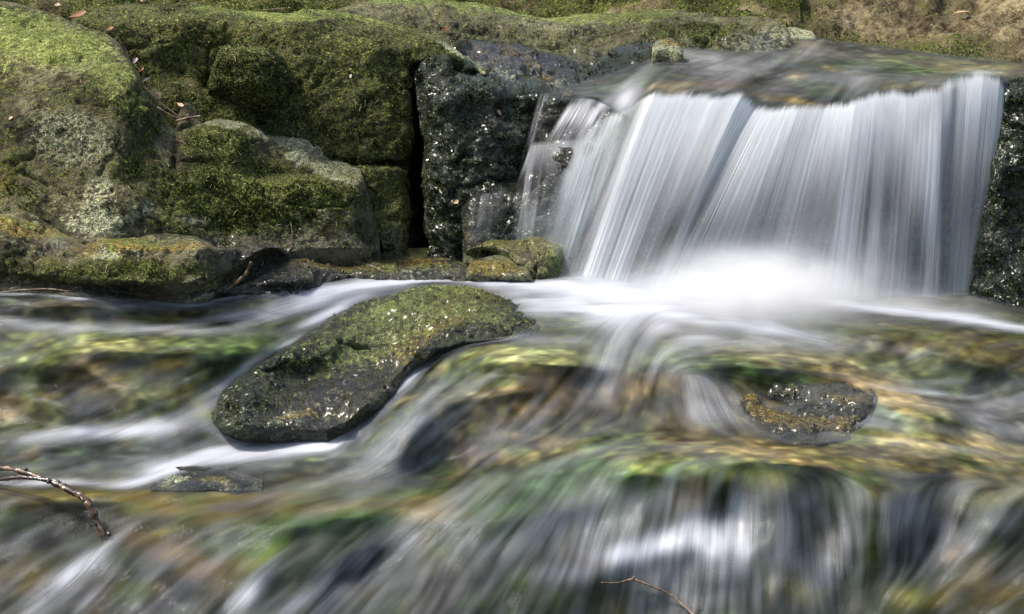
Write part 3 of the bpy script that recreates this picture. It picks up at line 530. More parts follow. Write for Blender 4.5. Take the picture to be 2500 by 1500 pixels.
# ------------------------------------------------------------ flowing sheets (stream and upper pool)
EDGE = ([-360, 0, 250, 480, 560, 700, 900, 1140, 1300, 1450, 2350, 2500, 2860], [690, 706, 718, 735, 716, 690, 668, 672, 678, 660, 700, 745, 760])
def flow_angles(ctrl, X, Y):
    sx = 0; sy = 0
    for (x, y, dx, dy) in ctrl:
        w_ = 1 / (((X - x) / 1.3) ** 2 + ((Y - y) * 1.2) ** 2 + 900) ** 1.6; a = 2 * math.atan2(dy, dx)
        sx = sx + w_ * math.cos(a); sy = sy + w_ * math.sin(a)
    m = np.hypot(sx, sy) + 1e-20; sx = smooth(sx / m, 6); sy = smooth(sy / m, 6)
    return .5 * np.arctan2(sy, sx)
def lic(F, ang, L, h=1.5):
    Hh, Ww = ang.shape; ca, sa = np.cos(ang).astype(np.float32), np.sin(ang).astype(np.float32)
    I, J = np.mgrid[0:Hh, 0:Ww].astype(np.float32); acc = F.astype(np.float32).copy(); tot = 1.0
    for sg in (1, -1):
        y, x = I.copy(), J.copy(); px_, py_ = sg * ca, sg * sa
        for k in range(L):
            ii = np.clip(np.rint(y), 0, Hh - 1).astype(np.int32); jj = np.clip(np.rint(x), 0, Ww - 1).astype(np.int32)
            dx, dy = ca[ii, jj], sa[ii, jj]; f = np.where(dx * px_ + dy * py_ < 0, -1, 1); dx = dx * f; dy = dy * f
            x = x + h * dx; y = y + h * dy; px_, py_ = dx, dy
            x0 = np.clip(x, 0, Ww - 1.001); y0 = np.clip(y, 0, Hh - 1.001); a = x0.astype(np.int32); b = y0.astype(np.int32)
            fx, fy = x0 - a, y0 - b
            if F.ndim == 3: fx, fy = fx[..., None], fy[..., None]
            s = (F[b, a] * (1 - fx) + F[b, a + 1] * fx) * (1 - fy) + (F[b + 1, a] * (1 - fx) + F[b + 1, a + 1] * fx) * fy
            w_ = .5 + .5 * math.cos(math.pi * (k + 1) / (L + 1)); acc += w_ * s; tot += w_
    return acc / tot
def norm01(a): a = a - a.mean(); return a / (a.std() + 1e-9)

def sheet(bedname, waterlabel, rect, step, stations, bumps, flow, cols, veils, base_col, base_veil, gap, present=None, wname='stream_water', seed=0, sig=(3, 8), watmat=None, bedcut=False, bs=1.25, dscale=.6):
    xa, xb, ya, yb = rect
    xs = np.arange(xa, xb, step); ys = np.arange(ya, yb, step); X, Y = np.meshgrid(xs, ys)
    ang = flow_angles(flow, X, Y)
    D = depth_field(stations, X, Y, sig)
    for (x, y, rx, ry, an, d) in bumps: D = D + bs * 1.04 * d * splat(X, Y, x, y, rx, ry, an, 2.1)
    if not bedcut: D = D + .22 * (1 - sstep(Y, np.interp(X, *EDGE) - 26, np.interp(X, *EDGE) + 4))
    rg = np.random.default_rng(seed); wn = rg.random(X.shape)
    s_fine = norm01(lic(wn, ang, int(20 * 2.6 / step)))
    s_mid = norm01(lic(smooth(rg.random(X.shape), 2.2), ang, int(24 * 2.6 / step)))
    s_big = norm01(lic(smooth(rg.random(X.shape), 7), ang, int(32 * 2.6 / step)))
    V0 = P(X, Y, D); dsp = (.034 * fbm(V0, .14, 3, seed) + .012 * fbm(V0, .045, 3, seed + 3)) * dscale
    D = D - 1.5 * lic(dsp, ang, 6)
    D = D - .00025 * (Y - Y.min()) * 0
    D = smooth(np.maximum.accumulate(D[::-1], 0)[::-1], *((2.2, 2.2) if bedcut else (4.5, 4)))
    V0 = P(X, Y, D); N = smooth(normals(V0), 3); N /= np.linalg.norm(N, axis=-1, keepdims=True)
    dsp = .002 * fbm(V0, .03, 2, seed + 4) * dscale
    Vb = V0 + N * (dsp[..., None] - gap)
    # bed colour: stone and algae patches
    wx = X + 26 * fbm(V0, .07, 3, 61); wy = Y + 14 * fbm(V0, .07, 3, 62)
    col = np.zeros(X.shape + (3,)) + lin(base_col)
    blot = fbm(V0, .12, 4, 33)[..., None]
    col = col * (1 + .5 * blot)
    blend = np.zeros(X.shape)
    for (x, y, rx, ry, an, c) in cols:
        s = np.clip(splat(wx, wy, x, y, rx * 1.12, ry * 1.15, an, 2.0) * .98, 0, 1)[..., None]; cc = lin(c); cc = np.clip(cc * .92 + cc.mean() * .08, .004, 1) * np.array([.60, .59, .47]); cc[0] = min(cc[0], 1.5 * cc[1]); cc = np.maximum(cc, .022); col = col * (1 - s) + cc * s
    det = fbm(V0, .022, 4, 44)[..., None]; det2 = fbm(V0, .05, 3, 45)[..., None]
    och = sstep(fbm(V0, .055, 4, 46), .12, .42)[..., None] * .55
    col = col * (1 - och * .6) + np.array(lin((150, 125, 72))) * och * .6 * .42
    grn = sstep(fbm(V0, .07, 4, 47), .1, .45)[..., None] * .5; col = col * (1 - grn) + lin((60, 80, 32)) * grn
    drk = sstep(fbm(V0, .045, 4, 48), .12, .5)[..., None] * .7; col = col * (1 - drk * .5)
    col = np.clip(col * np.exp(1.9 * det * (1 - .6 * sstep(Y, 1100, 1250)[..., None]) + .8 * det2), .004, .8)
    c6 = lic(col, ang, int(3 * 2.6 / step), 1.2); c12 = lic(col, ang, int(14 * 2.6 / step), 1.3); wb = (.1 + .7 * sstep(Y, 1080, 1260))[..., None]; col = c6 * (1 - wb) + c12 * wb
    fl = np.stack([s_mid * 1.2 + s_big * .8, s_fine * .6], -1)
    pr = np.ones(X.shape) if present is None else present(X, Y, V0)
    bed = grid_mesh(bedname, Vb, M_BED, attrs={'tint': col, 'flow': fl * .5}, cut=((pr < .3) | (X < 1400 + (Y - 180) * 1.2 + 90 * fbm(V0, .08, 3, 9))) if bedcut else None)
    tag(bed, kind='structure')
    # water
    A = np.zeros(X.shape) + base_veil
    for (x, y, rx, ry, an, a_) in veils:
        s = splat(X, Y, x, y, rx, ry, an, 2.0); A = 1 - (1 - A) * (1 - (a_ if a_ > .72 else a_ * (.36 if y > 1180 else .48)) * s) if a_ > 0 else A * (1 + a_ * s)
    A = A * np.clip(1 + 1.1 * lic(fbm(V0, .05, 4, seed + 70), ang, 8) + .5 * fbm(V0, .16, 3, seed + 71), .25, 1.6) * (A < .8) + A * (A >= .8)
    A = lic(A, ang, int(8 * 2.6 / step))
    stk = (.11 * s_big + .11 * s_mid + .11 * s_fine) * (1 + .25 * sstep(Y, 1130, 1300) * (0 if bedcut else 1))
    A2 = np.clip(A * (1 + stk * (1.25 - A)) + .025 * s_mid * (1 - A), 0, 1)
    wd = .0003 * s_mid + .0008 * s_big
    Vw = V0 + N * wd[..., None]
    Vw = Vw * 1.0
    wt = grid_mesh(wname, Vw, watmat, attrs={'veil': A2 * pr, 'flow': fl, 'present': pr}, cut=(pr < .01) if present is not None else None)
    tag(wt, kind='structure')
    return X, Y, Vw, N

FLOW = [(1700, 720, -1, -.12), (1500, 715, -1, -.1), (1200, 685, -1, 0), (1000, 690, -1, .06), (850, 700, -1, .16), (700, 740, -1, .3), (500, 770, -1, .15), (300, 808, -1, .02), (0, 790, -1, -.05), (150, 740, -1, .1), (400, 730, -1, 0),
        (2000, 745, 1, .05), (2200, 752, 1, .12), (2450, 795, 1, .12), (1900, 800, 1, .25), (2100, 830, 1, .4), (2200, 840, -1, .6), (2330, 870, -1, .8), (2450, 900, -1, .6), (1700, 790, 1, .1), (1550, 800, -.5, .6), (1500, 860, -.25, 1), (1350, 780, -1, -.05), (1300, 850, -1, .05), (1250, 890, -1, .35), (1100, 860, -1, .5), (1030, 900, -.7, .9),
        (1400, 950, -.6, 1), (1550, 960, -.3, 1), (1250, 1000, -.8, 1), (1700, 980, .25, 1), (1800, 1000, .6, 1), (1100, 980, -1, .7), (1000, 1040, -1, 1.1), (880, 1080, -.8, 1), (1100, 1120, -1, .9), (1300, 1110, -1, .3), (1000, 1180, -1, .25), (800, 1200, -1, .2), (500, 1210, -1, .06), (200, 1200, -1, .05),
        (700, 850, -1, .45), (550, 850, -1, .1), (250, 840, -1, .15), (100, 880, -1, .6), (350, 930, -1, .5), (200, 980, -1, .6), (500, 950, -1, .5), (650, 980, -.6, 1), (450, 1030, -1, .5), (150, 1040, -1, .15), (300, 1100, -1, .35), (600, 1090, -1, .18), (750, 1080, -1, .05), (400, 1150, -1, .4),
        (100, 1300, -1, .5), (100, 1420, -1, .75), (250, 1400, -.8, 1), (400, 1320, -1, .6), (550, 1430, -.9, 1), (700, 1300, -1, .6), (850, 1380, -.9, 1), (1000, 1300, -1, .9), (1100, 1420, -.5, 1), (1250, 1250, -.8, .9), (1350, 1180, -.6, .9), (1500, 1150, -.5, 1), (1450, 1300, -.3, 1), (1600, 1400, -.1, 1), (1700, 1200, -.2, 1), (1800, 1300, 0, 1), (2000, 1250, .1, 1), (2000, 1450, .1, 1),
        (2150, 1350, .05, 1), (2300, 1250, -.25, 1), (2450, 1250, -.8, 1), (2400, 1420, -1, .7), (2250, 1430, -.7, .7), (1500, 1085, -1, .05), (1700, 1090, 1, .02), (2000, 1085, 1, .1), (2200, 1110, 1, .12), (2450, 1150, 1, .15), (1750, 870, -1, .15), (1900, 880, 1, .06), (2000, 900, 1, .1), (2150, 940, 1, .3), (2300, 960, 1, .1), (2450, 960, -1, .3), (2250, 1040, 1, .25), (2400, 1060, 1, .35), (1950, 1010, 1, .2)]
COLS = [(900, 1440, 900, 110, 0, (72, 82, 88)), (1350, 1290, 300, 60, -10, (72, 84, 84)), (1100, 1340, 300, 60, -20, (74, 84, 80)), (1150, 765, 190, 36, 5, (104, 112, 52)), (1200, 740, 60, 14, 10, (120, 122, 60)), (1235, 790, 60, 16, 0, (150, 150, 100)), (300, 700, 600, 40, 0, (50, 50, 45)), (150, 740, 70, 30, 0, (130, 105, 40)), (40, 742, 80, 26, 0, (42, 38, 34)), (300, 745, 110, 18, 0, (125, 112, 100)), (480, 766, 200, 22, -6, (100, 92, 60)), (650, 720, 110, 20, -18, (78, 92, 58)), (60, 860, 110, 50, 0, (110, 122, 80)), (200, 870, 60, 30, 0, (140, 122, 92)), (280, 830, 120, 20, 5, (180, 178, 120)),
        (580, 840, 170, 34, -4, (105, 128, 72)), (230, 910, 110, 40, 20, (150, 118, 85)), (330, 985, 50, 18, 25, (200, 195, 130)), (430, 930, 110, 44, 0, (85, 98, 55)), (150, 990, 130, 36, 10, (70, 68, 60)), (410, 888, 34, 10, 0, (205, 170, 90)), (30, 1000, 80, 28, 10, (150, 118, 82)), (300, 1035, 80, 12, 5, (150, 112, 70)), (450, 1000, 60, 20, 0, (110, 120, 60)), (200, 1090, 330, 34, -5, (62, 68, 74)),
        (600, 1120, 200, 20, 0, (70, 78, 80)), (500, 1180, 180, 16, 0, (48, 46, 40)), (150, 1198, 260, 12, 1, (140, 125, 45)), (420, 1225, 140, 20, 12, (165, 128, 66)), (320, 1228, 36, 11, 0, (195, 190, 130)), (560, 1205, 120, 14, 0, (140, 122, 60)), (130, 1290, 210, 55, 0, (38, 48, 42)), (390, 1292, 20, 8, 0, (180, 175, 70)), (760, 1190, 220, 22, -14, (128, 98, 70)), (900, 1225, 200, 14, -4, (165, 138, 90)), (560, 1270, 100, 24, 0, (100, 90, 62)), (820, 1265, 230, 34, -8, (82, 118, 58)),
        (1060, 1245, 80, 20, 5, (172, 142, 96)), (640, 1340, 70, 20, -22, (105, 128, 62)), (400, 1330, 90, 26, 20, (150, 112, 88)), (500, 1385, 60, 26, 0, (145, 102, 82)), (50, 1400, 80, 30, 0, (120, 95, 60)), (300, 1450, 160, 50, 0, (78, 74, 84)), (880, 1400, 160, 60, -32, (74, 78, 84)), (1080, 1430, 80, 60, -30, (92, 84, 92)), (1400, 1410, 80, 40, 0, (80, 76, 84)), (1360, 1460, 100, 20, 0, (80, 96, 56)),
        (1200, 868, 90, 36, -5, (112, 128, 66)), (1340, 866, 120, 26, 3, (172, 172, 120)), (1265, 888, 46, 14, 25, (205, 200, 140)), (1400, 905, 90, 10, 0, (75, 66, 55)), (1130, 955, 140, 9, -6, (185, 155, 95)), (1165, 950, 26, 9, 10, (205, 208, 165)), (1350, 950, 150, 26, 0, (155, 100, 62)), (1560, 935, 200, 26, 3, (170, 120, 78)), (1250, 985, 80, 34, 0, (140, 98, 66)), (990, 1050, 160, 70, -42, (78, 90, 90)),
        (1060, 1140, 90, 30, -20, (62, 66, 62)), (1160, 1070, 60, 40, -40, (112, 88, 86)), (1270, 1130, 80, 24, 20, (125, 92, 72)), (1400, 1085, 90, 10, 14, (200, 150, 98)), (1460, 1105, 170, 10, 2, (185, 155, 82)), (1620, 1010, 160, 40, 0, (112, 84, 68)), (1700, 1065, 260, 16, 0, (92, 78, 50)), (1800, 1085, 120, 10, 0, (120, 105, 60)), (1560, 1160, 260, 44, 0, (70, 105, 55)), (1400, 1140, 190, 46, -35, (74, 98, 52)), (1900, 1110, 150, 20, 5, (198, 160, 106)),
        (1935, 1108, 80, 15, 8, (228, 176, 124)), (1890, 1172, 95, 22, 15, (186, 182, 100)), (1690, 1205, 34, 44, 30, (185, 148, 120)), (1560, 1130, 30, 10, 0, (190, 195, 120)), (1745, 1135, 130, 26, 0, (112, 136, 58)), (2250, 1130, 280, 20, 6, (135, 120, 60)), (2150, 1098, 160, 12, 4, (112, 100, 80)), (1280, 1200, 160, 50, -30, (78, 100, 80)), (1800, 1270, 110, 50, 0, (64, 78, 44)), (2030, 1200, 170, 20, 0, (135, 140, 85)),
        (1270, 1290, 16, 8, 0, (140, 60, 35)), (1760, 870, 180, 28, 5, (104, 120, 82)), (1800, 905, 130, 24, 10, (76, 106, 54)), (1960, 860, 220, 22, 6, (140, 132, 104)), (1920, 880, 80, 9, 0, (72, 76, 36)), (2110, 925, 90, 26, 18, (200, 162, 108)), (2240, 890, 190, 36, 10, (112, 118, 90)), (2180, 965, 100, 16, 14, (214, 182, 130)), (2180, 1010, 90, 30, 18, (130, 146, 146)), (2230, 1068, 130, 16, 8, (200, 178, 120)), (2090, 1050, 60, 18, 0, (82, 100, 50)),
        (2360, 1060, 110, 28, 22, (190, 165, 110)), (2290, 1020, 90, 20, 10, (92, 108, 52)), (2200, 990, 60, 12, 20, (190, 165, 110)), (2450, 1010, 100, 50, 0, (104, 100, 106)), (2060, 800, 150, 22, 6, (78, 92, 58)), (2130, 830, 90, 22, 8, (44, 44, 40)), (2320, 850, 220, 40, 14, (100, 92, 34)), (2430, 860, 120, 40, 10, (110, 98, 42)), (2430, 920, 90, 30, 10, (78, 84, 40)), (2170, 790, 80, 10, 8, (110, 110, 60)),
        (2100, 1350, 500, 130, 0, (72, 78, 88)), (2000, 1230, 200, 30, 0, (62, 74, 60)), (2250, 1460, 80, 18, 10, (178, 176, 88)), (2140, 1340, 30, 60, 15, (98, 108, 52)), (2400, 1440, 110, 30, 0, (130, 112, 52)), (2420, 1360, 110, 36, 0, (84, 78, 48)), (1960, 1440, 50, 20, 20, (140, 142, 80)), (2350, 1270, 40, 26, 0, (26, 30, 28)), (2450, 1300, 30, 30, 0, (26, 30, 30)), (2320, 1340, 20, 8, 0, (190, 150, 120)), (2290, 1150, 30, 40, 20, (60, 62, 50)), (2200, 1180, 60, 16, 0, (90, 98, 70)), (2420, 1210, 100, 16, -10, (140, 140, 90))]
VEILS_GLINTS = [(560, 1066, 60, 9, 30, .85), (700, 1096, 130, 12, 2, .8), (860, 1066, 50, 12, -40, .6), (930, 1005, 60, 10, -48, .5), (1010, 905, 60, 10, -40, .5), (600, 895, 70, 7, -38, .74), (690, 846, 70, 7, -32, .74), (800, 765, 90, 9, -28, .78), (1800, 690, 280, 50, 0, 1), (1500, 725, 200, 30, 8, 1), (1250, 688, 260, 16, 2, .98), (950, 692, 200, 16, -6, .92), (780, 725, 160, 22, -18, .75), (860, 760, 120, 30, -30, .4), (600, 765, 200, 10, -8, .5), (350, 806, 260, 10, 1, .6), (50, 785, 160, 13, 5, .7), (380, 745, 150, 10, 0, .45), (180, 830, 40, 18, 20, .4),
         (1400, 755, 160, 28, 8, .8), (1560, 800, 120, 36, 10, .72), (1830, 795, 200, 18, 10, .9), (2000, 830, 120, 12, 20, .6), (2100, 748, 220, 9, 7, .98), (2400, 786, 260, 12, 8, 1), (1800, 830, 220, 16, 4, .5), (1500, 870, 60, 60, -10, .7), (1450, 950, 40, 100, 25, .35), (1590, 930, 30, 60, 10, .3), (1340, 830, 200, 9, 2, .4),
         (1730, 950, 60, 40, 35, .6), (1760, 1010, 90, 26, 10, .5), (1690, 960, 30, 60, 0, .4), (1010, 905, 55, 18, -50, .85), (960, 950, 60, 12, -45, .4), (620, 1104, 220, 18, -7, 1), (790, 1086, 70, 22, -5, .9), (400, 1150, 150, 16, -20, 1), (80, 1180, 120, 8, 0, .95), (270, 1055, 150, 16, -3, .75), (130, 1070, 160, 16, -5, .45), (380, 1050, 60, 30, 0, .4),
         (700, 1010, 60, 60, -40, .4), (560, 940, 100, 18, -30, .35), (480, 1010, 100, 30, -30, .35), (220, 980, 120, 30, -30, .2), (980, 1070, 200, 80, -45, .25), (1080, 980, 120, 30, -35, .2), (1300, 1040, 120, 40, -40, .2), (200, 1385, 90, 22, -38, .75), (130, 1440, 110, 26, -42, .6), (240, 1440, 60, 12, -45, .6), (255, 1395, 26, 14, -45, .7), (600, 1450, 60, 20, -45, .75),
         (1000, 1320, 300, 50, -30, .35), (1300, 1290, 220, 50, -15, .45), (1450, 1320, 100, 40, -10, .4), (1350, 1400, 200, 14, 0, .5), (500, 1350, 160, 60, -40, .2), (800, 1440, 200, 40, -35, .25), (1520, 1352, 60, 22, -4, .98), (1620, 1330, 70, 26, -8, .98), (1720, 1320, 60, 50, 0, .9), (1810, 1290, 34, 70, 0, .8), (1660, 1430, 140, 90, 0, .5), (1490, 1210, 50, 80, -20, .3), (1640, 1200, 30, 60, 0, .3), (2000, 1220, 120, 30, 0, .45),
         (1930, 1290, 40, 60, 0, .45), (2050, 1300, 50, 80, 0, .4), (2180, 1260, 50, 70, 0, .4), (1980, 1420, 120, 70, 0, .3), (2250, 1250, 60, 60, -30, .4), (2330, 1200, 80, 26, -20, .4), (2430, 1250, 70, 40, -40, .45), (2350, 1330, 90, 60, -45, .25), (2300, 962, 150, 7, 6, .6), (2470, 950, 80, 40, 0, .3), (2100, 1030, 120, 16, 10, .3), (2380, 1010, 120, 40, 20, .3), (2250, 870, 150, 14, 14, .3), (2200, 1080, 300, 10, 6, .3), (1650, 870, 60, 30, 0, .4), (750, 1190, 300, 12, -12, .25), (1250, 1160, 200, 14, -15, .2),
         (1900, 960, 60, 20, 0, -.8), (150, 1200, 300, 10, 1, -.9), (120, 1270, 200, 55, 0, -.9), (560, 850, 200, 40, 0, -.6), (250, 900, 150, 60, 0, -.5), (1500, 1150, 250, 30, 0, -.4), (2050, 1120, 250, 24, 5, -.7), (2100, 860, 250, 40, 8, -.5), (2350, 860, 200, 40, 14, -.6), (1350, 960, 150, 40, 0, -.4), (800, 1230, 250, 30, -6, -.5), (480, 1195, 120, 20, 0, -.8), (450, 1165, 60, 14, 0, -.8), (620, 1180, 160, 20, -4, -.5), (1150, 770, 120, 30, 5, -.75), (150, 1260, 120, 40, 0, -.7), (2350, 1270, 30, 20, 0, -.6), (60, 735, 90, 22, 0, -.8), (560, 720, 130, 18, -10, -.8), (300, 1222, 280, 20, 3, -.5)]
_vr = random.Random(5)
for _x in list(range(-20, 560, 26)) + list(range(560, 760, 30)): VEILS_GLINTS.append((_x + _vr.uniform(-8, 8), float(np.interp(_x, *EDGE)) + _vr.uniform(6, 12), _vr.uniform(8, 22), 3.5, 0, _vr.uniform(.75, .95)))  # broken white froth dashes that also paint glints along the waterline
def stream_present(X, Y, V):
    edge = np.interp(X, [-360, 0, 250, 480, 560, 700, 900, 1140, 1300, 1450, 2350, 2500, 2860], [690, 706, 718, 735, 716, 690, 668, 672, 678, 660, 700, 745, 760])
    return sstep(Y, edge - 4, edge + 16)
sX, sY, sV, sN = sheet('stream_bed', None, (-360, 2860, 600, 1700), 2.6, ST, BUMPS, FLOW, COLS, VEILS_GLINTS, (54, 55, 36), .03, .010, present=stream_present, seed=3, watmat=M_WATER)

# ------------------------------------------------------------ upper pool
def pool_present(X, Y, V):
    far = np.interp(X, [1290, 1330, 1450, 1600, 1660, 1850, 1925, 1945, 2100, 2300, 2500, 2800], [212, 208, 190, 130, 112, 122, 112, 86, 100, 128, 148, 180])
    near = np.interp(X, [1290, 1400, 1560, 1640, 2800], [236, 240, 300, 320, 320])
    return sstep(Y, far - 3, far + 9) * (1 - sstep(Y, near - 14, near)) * sstep(X, 1300, 1420)
PST = [(1260, [(60, 6.4), (150, 5.7), (205, 5.35), (222, 5.15), (240, 5.04), (330, 5.0)]), (1400, [(60, 6.3), (150, 5.65), (205, 5.25), (222, 5.12), (240, 5.04), (330, 5.0)]),
       (1560, [(60, 6.2), (140, 5.6), (200, 5.2), (250, 5.05), (285, 4.95), (330, 4.93)]), (1620, [(60, 6.2), (130, 5.6), (200, 5.04), (222, 4.95), (250, 4.93), (330, 4.92)]), (1830, [(60, 6.2), (130, 5.6), (205, 5.02), (225, 4.94), (260, 4.92), (330, 4.91)]), (1860, [(60, 6.2), (130, 5.6), (230, 4.98), (262, 4.92), (330, 4.91)]),
       (2010, [(60, 6.2), (130, 5.6), (235, 4.98), (255, 4.92), (330, 4.9)]), (2150, [(60, 6.3), (130, 5.8), (205, 5.06), (222, 4.95), (330, 4.9)]), (2290, [(60, 6.4), (135, 5.8), (190, 5.08), (206, 4.96), (330, 4.92)]),
       (2350, [(60, 6.4), (140, 5.8), (166, 5.2), (178, 5.02), (200, 4.96), (330, 4.94)]), (2450, [(60, 6.4), (145, 5.8), (168, 5.2), (180, 5.02), (205, 4.97), (330, 4.95)]), (2500, [(60, 6.4), (150, 5.8), (178, 5.2), (200, 5.06), (330, 5.0)]), (2860, [(60, 6.4), (170, 5.9), (190, 5.2), (330, 5.1)])]
PB = [(1740, 140, 70, 20, 10, -.04), (1500, 215, 120, 14, -18, -.03), (1960, 175, 60, 8, 0, -.03), (1850, 200, 80, 12, -10, .03), (2150, 150, 160, 12, 4, .03), (2080, 205, 60, 16, -20, -.03)]
PF = [(1340, 225, -1, .2), (1450, 205, -1, .35), (1560, 170, -1, .7), (1550, 240, -.6, .9), (1650, 160, -1, .5), (1750, 130, -1, .25), (1700, 195, -.9, .4), (1820, 170, -.9, .5), (1900, 130, -.8, .6), (1950, 110, -.6, .6), (1960, 200, -1, .1), (2080, 150, -1, -.05), (2050, 220, -.5, .8), (2200, 180, -1, -.1), (2300, 150, -1, -.12), (2400, 165, -1, -.05), (2200, 210, -.3, 1), (1880, 240, -.7, .6)]
PC = [(1650, 205, 70, 12, 0, (170, 120, 75)), (1780, 200, 80, 9, 0, (165, 125, 105)), (1500, 210, 130, 20, -20, (82, 94, 82)), (1950, 176, 26, 7, 0, (200, 175, 95)), (2030, 160, 20, 6, 0, (195, 170, 100)), (1920, 236, 70, 8, 8, (165, 125, 70)), (1850, 190, 100, 12, -10, (60, 62, 66)), (2050, 215, 80, 20, 0, (62, 76, 56)), (2180, 160, 150, 14, 4, (88, 110, 80)), (2200, 205, 60, 10, 0, (120, 110, 66)), (2150, 178, 160, 9, 4, (52, 62, 66)), (2300, 150, 200, 14, 6, (110, 105, 70)), (1740, 150, 100, 26, 10, (112, 108, 122)), (1560, 260, 60, 14, -30, (86, 90, 62)), (2420, 160, 80, 8, 0, (150, 140, 90)), (1960, 100, 40, 8, 10, (150, 135, 110))]
PV = [(1700, 140, 110, 24, 10, .45), (1850, 165, 120, 14, -20, .35), (1980, 130, 100, 14, 0, .35), (1560, 185, 60, 16, -40, .35), (1525, 245, 30, 22, -50, .8), (1470, 250, 60, 12, -40, .5), (1400, 236, 60, 8, 0, .3), (2000, 190, 100, 10, 0, .25), (2100, 190, 40, 26, 0, .4), (2400, 178, 50, 8, 0, .7), (1650, 216, 60, 8, 0, .3), (1780, 222, 60, 8, 0, .3), (1340, 235, 14, 16, 0, .5), (2250, 195, 60, 12, 0, .3)]
pX, pY, pV, pN = sheet('upper_pool_bed', None, (1290, 2860, 60, 330), 2.2, PST, PB, PF, PC, PV, (52, 54, 54), .03, .008, present=pool_present, wname='upper_pool_water', seed=5, sig=(2, 5), watmat=M_POOL, bedcut=True, bs=1.0, dscale=.3)

# ------------------------------------------------------------ waterfall curtain
def curtain(name, tops, bots, nu, nv, alpha_fn, yoff=0, sharp=.25, seed=0, parent=None, curve=.6, streaks=(300, 52, 17), mid=None):
    s = np.linspace(0, 1, nu)
    tp = np.array(tops, float); bt = np.array(bots, float); k = np.linspace(0, 1, len(tp))
    ctl = [np.stack([np.interp(s, k, A[:, c]) for c in range(3)], -1) for A in (tp, bt)]
    rg = np.random.default_rng(seed)
    ragb = gs1(rg.random((1, nu)), 2.5, 1)[0]; ragb = (ragb - .5) * 60
    T0 = P(ctl[0][:, 0], ctl[0][:, 1], ctl[0][:, 2] + yoff); B0 = P(ctl[1][:, 0], ctl[1][:, 1] + ragb * .3, ctl[1][:, 2] + yoff)
    v = np.linspace(0, 1, nv)[:, None]
    tt = v[..., None]
    # ballistic: horizontal travel goes with the root of the drop
    h = tt ** sharp if False else (tt * (1 - curve) + np.sqrt(tt + 1e-9) * curve)
    V = T0[None] * (1 - tt) + B0[None] * tt
    V[..., 0] = (T0[None] * (1 - tt) + B0[None] * tt)[..., 0] * (1) + (T0[:, 0] - B0[:, 0])[None] * (tt[..., 0] - h[..., 0]) * .45
    V[..., 1] = T0[None, :, 1] * (1 - h[..., 0]) + B0[None, :, 1] * h[..., 0]
    U = np.broadcast_to(s, (nv, nu)); VVv = np.broadcast_to(v, (nv, nu))
    def st(n, j):
        Uw = U + (.010 * (vnoise(np.stack([U * 9, VVv * 1.7, U * 0 + 3], -1), seed) - .5) + .004 * (vnoise(np.stack([U * 34, VVv * 2.6, U * 0 + 5], -1), seed) - .5)) * np.clip(VVv * 2, 0, 1)
        q = np.stack([Uw * n, VVv * (1.6 + .3 * j), np.full(U.shape, j * 3.7 + seed)], -1)
        return (vnoise(q, seed + j) - .5) * 2
    f1, f2, f3 = st(streaks[0], 1), st(streaks[1], 2), st(streaks[2], 3)
    A = alpha_fn(U, VVv, f1, f2, f3)
    ripple = .0007 * f2 + .006 * f3
    V[..., 1] -= ripple * np.clip(VVv * 5, 0, 1)
    pr = np.clip(A * 2, 0, 1)
    o = grid_mesh(name, V, M_FALL, parent, attrs={'veil': np.clip(A, 0, 1), 'flow': np.stack([U * streaks[0] * .8, VVv * 5], -1), 'present': pr})
    return o
TOPS = [(1470, 285, 4.99), (1530, 262, 4.97), (1590, 222, 4.95), (1610, 214, 4.95), (1700, 218, 4.95), (1826, 215, 4.94), (1862, 246, 4.94), (1890, 250, 4.93), (1960, 246, 4.92), (2020, 250, 4.92), (2090, 232, 4.92), (2150, 214, 4.94), (2240, 212, 4.94), (2300, 198, 4.95), (2330, 178, 4.97), (2360, 172, 4.98), (2400, 168, 4.98), (2440, 178, 4.98), (2455, 200, 4.98)]
BOTS = [(1250, 640, 4.84), (1330, 680, 4.80), (1400, 720, 4.74), (1418, 728, 4.72), (1490, 740, 4.70), (1588, 742, 4.68), (1600, 742, 4.68), (1650, 742, 4.68), (1800, 742, 4.68), (1900, 742, 4.68), (2020, 744, 4.68), (2110, 748, 4.69), (2200, 752, 4.70), (2272, 772, 4.71), (2300, 776, 4.73), (2320, 780, 4.74), (2345, 786, 4.75), (2385, 790, 4.77), (2400, 792, 4.79)]
kk = np.linspace(0, 1, len(TOPS)); tx = np.array([t[0] for t in TOPS])
def topx(U): return np.interp(U, kk, tx)
